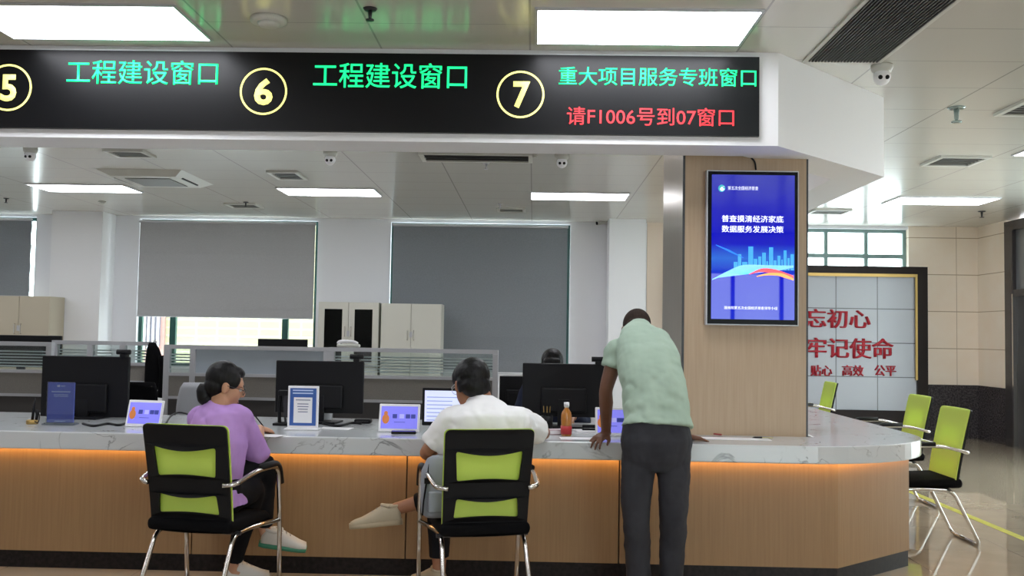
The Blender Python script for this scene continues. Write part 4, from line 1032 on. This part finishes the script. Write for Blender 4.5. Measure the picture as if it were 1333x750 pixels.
for sh, el, wr in ((shR, elR, wrR), (shL, elL, wrL)): tube(b, [sh, sh.lerp(el, .5), el, el.lerp(wr, .35), wr], [.048, .042, .036, .037, .026], 12, 4)
hand(b, wrR, Vector((.35, .75, -.18)), (.2, -.1, 1), (-1, .3, 0), .75, .92); hand(b, wrL, Vector((.9, .35, -.1)), (0, .1, 1), (-.2, -1, 0), .35, .9)
knR = at(330, 638, 5.22); knL = at(344, 607, 5.27); hipR, hipL = pel+lat1*.085+Vector((0, 0, -.03)), pel-lat1*.085+Vector((0, 0, .02))
anR = at(303, 733, 5.36); anR.z = .095; anL = at(345, 690, 5.36)
tube(b, [hipR, knR, knR.lerp(anR, .35), anR, anR+Vector((.04, .02, -.04))], [.075, .052, .05, .034, .03], 14, 4)
tube(b, [hipL, knL, knL.lerp(anL, .35), anL, anL+Vector((.04, .0, -.02))], [.075, .052, .05, .034, .03], 14, 4)
w1 = rootmesh('person', b, .0055, M_skin, 'woman in lilac blouse with black ponytail seated on a lime and black chair, writing')
face_parts(fr1, w1); glasses(fr1, w1, M_dark)
hb_ = bmesh.new(); ell(hb_, (0, -.024, .043), (.084, .094, .09), fr1.M, 28); ell(hb_, (0, -.05, -.01), (.072, .058, .07), fr1.M); ell(hb_, (0, .03, .085), (.06, .05, .035), fr1.M)
ell(hb_, (.06, .03, .04), (.022, .03, .045), fr1.M); ell(hb_, (-.06, .03, .04), (.022, .03, .045), fr1.M)
hr = remesh('hair', hb_, .006, M_hair, w1, 3, [(.03, .004)])
tie = fr1(0, -.10, -.03); pt = at(272, 523, 5.12)
obj('hair_tie', tube(bmesh.new(), [tie+(pt-tie)*.02, tie+(pt-tie)*.2], .024, 12), M_dark, hr, True)
obj('ponytail', tube(bmesh.new(), [tie-(pt-tie)*.15, tie.lerp(pt, .35)+Vector((-.015, 0, .01)), tie.lerp(pt, .75)+Vector((-.015, 0, 0)), pt, pt+Vector((.005, 0, -.035))], [.022, .038, .042, .034, .008], 14, 5), M_hair, hr, True)
b = bmesh.new(); r_ = [(pel+Vector((.0, .0, -.06)), .188, .15), (pel+Vector((.0, .0, .0)), .18, .14)]+[(c, w, d) for c, w, d in rows1[2:]]
torso(b, r_, lat1, .012)
for sh, el in ((shR, elR), (shL, elL)):
    tube(b, [sh.lerp(rows1[4][0], .6), sh.lerp(rows1[4][0], .2), sh.lerp(el, .15), sh.lerp(el, .55), el, el+(el-sh).normalized()*.02], [.07, .068, .064, .064, .07, .066], 16, 4)
remesh('blouse', b, .008, M_lilac, w1, 4, [(.12, .014), ('M', .10, .010)])
b = bmesh.new(); torso(b, [(pel+Vector((0, 0, -.105)), .14, .13), (pel+Vector((0, 0, -.02)), .172, .135), (pel+Vector((0, 0, .08)), .15, .115)], lat1, .008)
for hp, kn, an in ((hipR, knR, anR), (hipL, knL, anL)): tube(b, [hp, hp.lerp(kn, .6), kn, kn.lerp(an, .4), kn.lerp(an, .93)], [.088, .078, .066, .06, .047], 14, 4)
remesh('trousers', b, .01, M_trb, w1, 3, [(.1, .012)])
M_shw = mat('shoe_white', (206, 202, 196), .6); M_shb = mat('shoe_beige', (178, 164, 140), .6); M_sgreen = mat('sole_green', (52, 124, 96), .5); M_sgrey = mat('sole_pale', (170, 166, 158), .6)
hl = at(291, 748, 5.36); hl.z = .001; shoe(w1, hl, (.95, .3, 0), (0, 0, 1), M_shw, M_sgrey, .25)
hl = at(339, 711, 5.35); shoe(w1, hl, at(391, 717, 5.42)-hl, (0.05, -.25, 1), M_shw, M_sgreen, .25)
# pen in her hand
pn = thing('pen', 'black pen held in the right hand of the woman in lilac', 'pen', wrR+Vector((.01, .09, -.02)))
obj('pen_barrel', tube(bmesh.new(), [(-.05, -.05, .085), (.004, .015, -.008)], .004, 8), M_black, pn); obj('pen_tip', tube(bmesh.new(), [(.004, .015, -.008), (.009, .021, -.017)], [.004, .001], 8), M_silver, pn)

# --- man in white
lat2 = Vector((1, .10, 0)).normalized(); pel = at(626, 680, 5.10); pel.z = .57
rows2 = [(pel+Vector((0, 0, -.09)), .16, .14), (pel, .172, .125), (at(629, 632, 5.11), .16, .115), (at(630, 580, 5.13), .185, .12), (at(630, 547, 5.14), .175, .10), (at(629, 531, 5.19), .105, .065), (at(627, 523, 5.21), .056, .052)]
shR, shL = at(672, 548, 5.13), at(590, 547, 5.15); elR, elL = at(707, 570, 5.42), at(556, 590, 5.2); elR.z = .87
wrR = at(664, 566, 5.78); wrR.z = .85; wrL = at(588, 570, 5.62); wrL.z = .855
b = bmesh.new(); torso(b, rows2, lat2)
hc2 = at(613, 502, 5.24); hf2 = Vector((-.45, .85, -.34)); hu2 = Vector((-.10, .28, 1))
fr2 = head(b, hc2, hf2, hu2, 1.14)
tube(b, [at(627, 528, 5.2), at(624, 513, 5.23), fr2(0, -.01, -.06)], [.066, .06, .058], 14, 3)
for sh, el, wr in ((shR, elR, wrR), (shL, elL, wrL)): tube(b, [sh, sh.lerp(el, .5), el, el.lerp(wr, .35), wr], [.056, .05, .042, .044, .03], 12, 4)
hand(b, wrR, (-.85, .45, -.12), (0, 0, 1), (-.3, -1, 0), .45); hand(b, wrL, (.65, .7, -.12), (0, 0, 1), (.6, -1, 0), .45)
hipR, hipL = pel+lat2*.09, pel-lat2*.09+Vector((0, 0, -.02))
knR = at(628, 632, 5.33); knL = at(572, 645, 5.34); anR = at(524, 660, 5.32); anL = at(572, 727, 5.32); anL.z = .11
tube(b, [hipR, knR, knR.lerp(anR, .3), anR, anR+Vector((-.05, 0, -.02))], [.08, .058, .055, .036, .034], 14, 4)
tube(b, [hipL, knL, knL.lerp(anL, .35), anL, anL+Vector((.0, .03, -.05))], [.08, .058, .054, .036, .034], 14, 4)
w2 = rootmesh('person', b, .0055, M_skinm, 'man in white shirt and glasses seated cross-legged on a chair, leaning on the counter')
face_parts(fr2, w2); glasses(fr2, w2, M_silver)
hb_ = bmesh.new(); ell(hb_, (0, -.022, .045), (.087, .098, .088), fr2.M, 28); ell(hb_, (0, -.052, -.015), (.076, .058, .062), fr2.M); ell(hb_, (0, .04, .085), (.066, .05, .034), fr2.M)
for s in (-1, 1): ell(hb_, (s*.062, .02, .04), (.024, .032, .045), fr2.M); ell(hb_, (s*.074, -.035, -.005), (.012, .022, .045), fr2.M)
remesh('hair', hb_, .006, M_hair, w2, 3, [(.03, .006)])
b = bmesh.new(); torso(b, [(pel+Vector((0, 0, -.06)), .172, .125)]+rows2[1:], lat2, .016)
for sh, el in ((shR, elR), (shL, elL)):
    tube(b, [sh.lerp(rows2[4][0], .5), sh, sh.lerp(el, .4), sh.lerp(el, .76)], [.078, .076, .076, .08], 16, 4)
tube(b, [at(627, 526, 5.2), at(626.5, 520, 5.21)], [.084, .074], 18)
remesh('shirt', b, .008, M_wshirt, w2, 4, [(.12, .014), ('M', .10, .010)])
b = bmesh.new(); torso(b, [(pel+Vector((0, 0, -.1)), .15, .14), (pel+Vector((0, 0, -.02)), .18, .145), (pel+Vector((0, 0, .07)), .168, .13)], lat2, .008)
for hp, kn, an, e in ((hipR, knR, anR, .84), (hipL, knL, anL, .84)): tube(b, [hp, hp.lerp(kn, .6), kn, kn.lerp(an, .4), kn.lerp(an, e)], [.095, .085, .074, .068, .056], 14, 4)
remesh('trousers', b, .01, M_trb, w2, 3, [(.1, .012)])
hl = at(521, 683, 5.30); shoe(w2, hl, at(468, 688, 5.24)-hl+Vector((0, 0, .0)), (.42, .15, .9), M_shb, mat('sole_beige', (168, 152, 126), .6), .275)
hl = at(578, 750, 5.28); hl.z = .001; shoe(w2, hl, (-.32, .3, 0), (0, 0, 1), M_shb, M_sgrey, .265)
# his bag
p = at(570, 628, 4.97); t = thing('shoulder_bag', 'light grey shoulder bag with black strap on the chair beside the man in white', 'bag', (p.x, 4.95, .474), .2)
bb_ = bmesh.new(); rings = []
for z, w, d in ((.0, .06, .045), (.02, .085, .06), (.14, .09, .065), (.24, .08, .05), (.30, .055, .03), (.315, .03, .015)): rings.append(ering((0.005*math.sin(z*20), 0, z), Vector((w, 0, 0)), Vector((0, d, 0)), 20, 2.8))
loft(bb_, rings); bo = obj('bag_body', bb_, cloth('bag_grey', (150, 154, 162)), t, True)
obj('bag_pocket', bx(-.055, .055, -.078, -.05, .03, .14, .012, 3), cloth('bag_grey', (150, 154, 162)), t, True)
obj('strap', tube(bmesh.new(), [(-.05, -.02, .27), (-.06, -.05, .2), (-.075, -.065, .1), (-.08, -.06, .02)], .014, 8, 4, flat=((1, 0, 0), .3)), M_blackfab, t, True)
obj('buckle', bx(-.075, -.045, -.075, -.06, .18, .21, .003), M_black, t)

# --- man in green, leaning on the counter
lat3 = Vector((1, .02, 0)).normalized(); pel = at(854, 576, 5.12)
rows3 = [(at(855, 596, 5.12), .12, .09), (pel, .17, .13), (at(855, 545, 5.14), .162, .115), (at(851, 505, 5.22), .158, .112), (at(845, 472, 5.33), .160, .115), (at(837, 447, 5.44), .142, .09), (at(831, 433, 5.51), .085, .06), (at(829, 427, 5.55), .055, .05)]
shL, shR = at(803, 456, 5.44), at(866, 455, 5.50); elL, elR = at(789, 507, 5.42), at(878, 506, 5.72); wrL = at(789, 556, 5.545); wrR = at(893, 567, 5.62)
wrL.z = .86; wrR.z = .845
b = bmesh.new(); torso(b, rows3, lat3)
hc3 = at(829, 432, 5.66); hf3 = Vector((-.06, .72, -.72)); hu3 = Vector((0, .75, .72))
fr3 = head(b, hc3, hf3, hu3, 1.08)
tube(b, [at(830, 437, 5.49), at(829, 430, 5.56), fr3(0, -.01, -.05)], [.062, .056, .056], 14, 3)
for sh, el, wr in ((shR, elR, wrR), (shL, elL, wrL)): tube(b, [sh, sh.lerp(el, .5), el, el.lerp(wr, .3), wr], [.052, .046, .039, .041, .028], 12, 4)
hand(b, wrL, (-.5, -.62, -.24), (0, -.2, 1), (1, -.4, 0), .6, 1.0, .22); hand(b, wrR, (.95, .1, -.14), (0, 0, 1), (0, 1, 0), .25, 1.0)
hipL, hipR = at(831, 585, 5.12), at(878, 585, 5.12); knL, knR = at(828, 668, 5.10), at(876, 668, 5.10); anL, anR = at(832, 748, 5.18), at(875, 750, 5.20); anL.z = anR.z = .1
for hp, kn, an in ((hipR, knR, anR), (hipL, knL, anL)): tube(b, [hp, hp.lerp(kn, .5), kn, kn.lerp(an, .35), an, an+Vector((0, .03, -.05))], [.08, .07, .052, .05, .036, .034], 14, 4)
w3 = rootmesh('person', b, .0055, M_skind, 'man in mint green t-shirt and charcoal trousers standing bent forward with hands on the counter')
face_parts(fr3, w3)
hb_ = bmesh.new(); ell(hb_, (0, -.018, .04), (.0785, .0945, .085), fr3.M, 28); ell(hb_, (0, -.05, -.005), (.068, .055, .06), fr3.M); ell(hb_, (0, .04, .075), (.055, .04, .03), fr3.M)
remesh('hair', hb_, .006, M_buzz, w3, 3)
b = bmesh.new(); torso(b, [(at(855, 556, 5.13), .182, .138)]+rows3[2:], lat3, .016)
for sh, el, e in ((shR, elR, .5), (shL, elL, .44)): tube(b, [sh.lerp(rows3[5][0], .5), sh, sh.lerp(el, e*.6), sh.lerp(el, e)], [.066, .063, .064, .066], 16, 4)
remesh('t_shirt', b, .008, M_mint, w3, 4, [(.12, .014), ('M', .10, .010)])
b = bmesh.new(); torso(b, [(at(855, 612, 5.12), .10, .09), (at(855, 598, 5.12), .165, .125), (pel, .182, .138), (at(854, 549, 5.135), .168, .124)], lat3, .01)
for hp, kn, an in ((hipR, knR, anR), (hipL, knL, anL)):
    q0 = an.copy(); q0.z = .06
    tube(b, [hp, hp.lerp(kn, .3), hp.lerp(kn, .65), kn, kn.lerp(an, .5), q0], [.085, .092, .084, .075, .068, .063], 16, 4)
remesh('trousers', b, .01, M_trc, w3, 4, [(.12, .02), (.04, .006)])
for an, dx in ((anL, -.1), (anR, .12)):
    hl = Vector((an.x-dx*.2, an.y-.06, .001)); shoe(w3, hl, (dx, .9, 0), (0, 0, 1), M_black, M_dark, .27)

# --- staff member behind the third monitor
f4 = Vector((-.05, -1, 0)); lat4 = Vector((-1, .05, 0)).normalized(); hx = at(719, 470, 6.95).x; pel = Vector((hx, 7.15, .55))
rows4 = [(pel+Vector((0, 0, -.09)), .15, .13), (pel, .165, .13), (pel+Vector((0, -.02, .2)), .14, .11), (pel+Vector((0, -.05, .36)), .16, .11), (pel+Vector((0, -.08, .48)), .15, .085), (pel+Vector((0, -.1, .53)), .08, .06), (pel+Vector((0, -.11, .57)), .052, .05)]
b = bmesh.new(); torso(b, rows4, lat4)
hc4 = Vector((hx, 6.99, at(719, 455, 6.95).z-.125)); fr4 = head(b, hc4, (-.03, -.85, -.5), (0, -.5, .85), .98)
tube(b, [rows4[5][0], rows4[6][0], fr4(0, -.01, -.06)], [.06, .052, .052], 14, 3)
for s in (-1, 1):
    sh = rows4[4][0]+lat4*s*.165; el = pel+lat4*s*.24+Vector((0, -.18, .25)); wr = pel+lat4*s*.13+Vector((0, -.42, .315)); wr.z = .855
    tube(b, [sh, sh.lerp(el, .5), el, el.lerp(wr, .35), wr], [.048, .042, .036, .037, .026], 12, 4); hand(b, wr, (-s*.1*lat4.x, -1, -.15), (0, 0, 1), lat4*-s, .4, .92)
    hp = pel+lat4*s*.085; kn = hp+Vector((lat4.x*s*.04, -.40, -.01)); an = kn+Vector((0, .12, -.44)); an.z = .1
    tube(b, [hp, kn, kn.lerp(an, .35), an], [.075, .055, .05, .034], 14, 4)
w4 = rootmesh('person', b, .0085, M_skin, 'seated staff member with black hair, only head top visible above the third monitor')
face_parts(fr4, w4)
hb_ = bmesh.new(); ell(hb_, (0, -.022, .043), (.086, .094, .088), fr4.M, 28); ell(hb_, (0, -.05, -.03), (.08, .06, .1), fr4.M); ell(hb_, (0, .05, .072), (.068, .04, .034), fr4.M)
for s in (-1, 1): ell(hb_, (s*.07, .0, -.03), (.02, .04, .09), fr4.M)
remesh('hair', hb_, .007, M_hair, w4, 3, [(.03, .004)])
b = bmesh.new(); torso(b, rows4, lat4, .014)
for s in (-1, 1):
    sh = rows4[4][0]+lat4*s*.165; el = pel+lat4*s*.24+Vector((0, -.18, .25)); wr = pel+lat4*s*.13+Vector((0, -.42, .315)); wr.z = .86
    tube(b, [sh.lerp(rows4[4][0], .5), sh, el, el.lerp(wr, .8)], [.066, .064, .054, .044], 14, 4)
remesh('uniform_shirt', b, .01, M_uni, w4, 3, [(.1, .012)])
b = bmesh.new(); torso(b, [(pel+Vector((0, 0, -.1)), .15, .13), (pel, .168, .135), (pel+Vector((0, 0, .06)), .16, .125)], lat4, .008)
for s in (-1, 1):
    hp = pel+lat4*s*.085; kn = hp+Vector((lat4.x*s*.04, -.40, -.01)); an = kn+Vector((0, .12, -.44)); an.z = .1
    tube(b, [hp, kn, kn.lerp(an, .4), an], [.088, .068, .062, .05], 14, 4)
    shoe(w4, Vector((an.x, an.y+.05, .001)), (0, -1, 0), (0, 0, 1), M_black, M_dark, .25)
remesh('trousers', b, .011, M_trb, w4, 3)
office_chair(hx, 7.12, PI, 'black office chair under the staff member behind the third monitor', M_blackfab, .98)
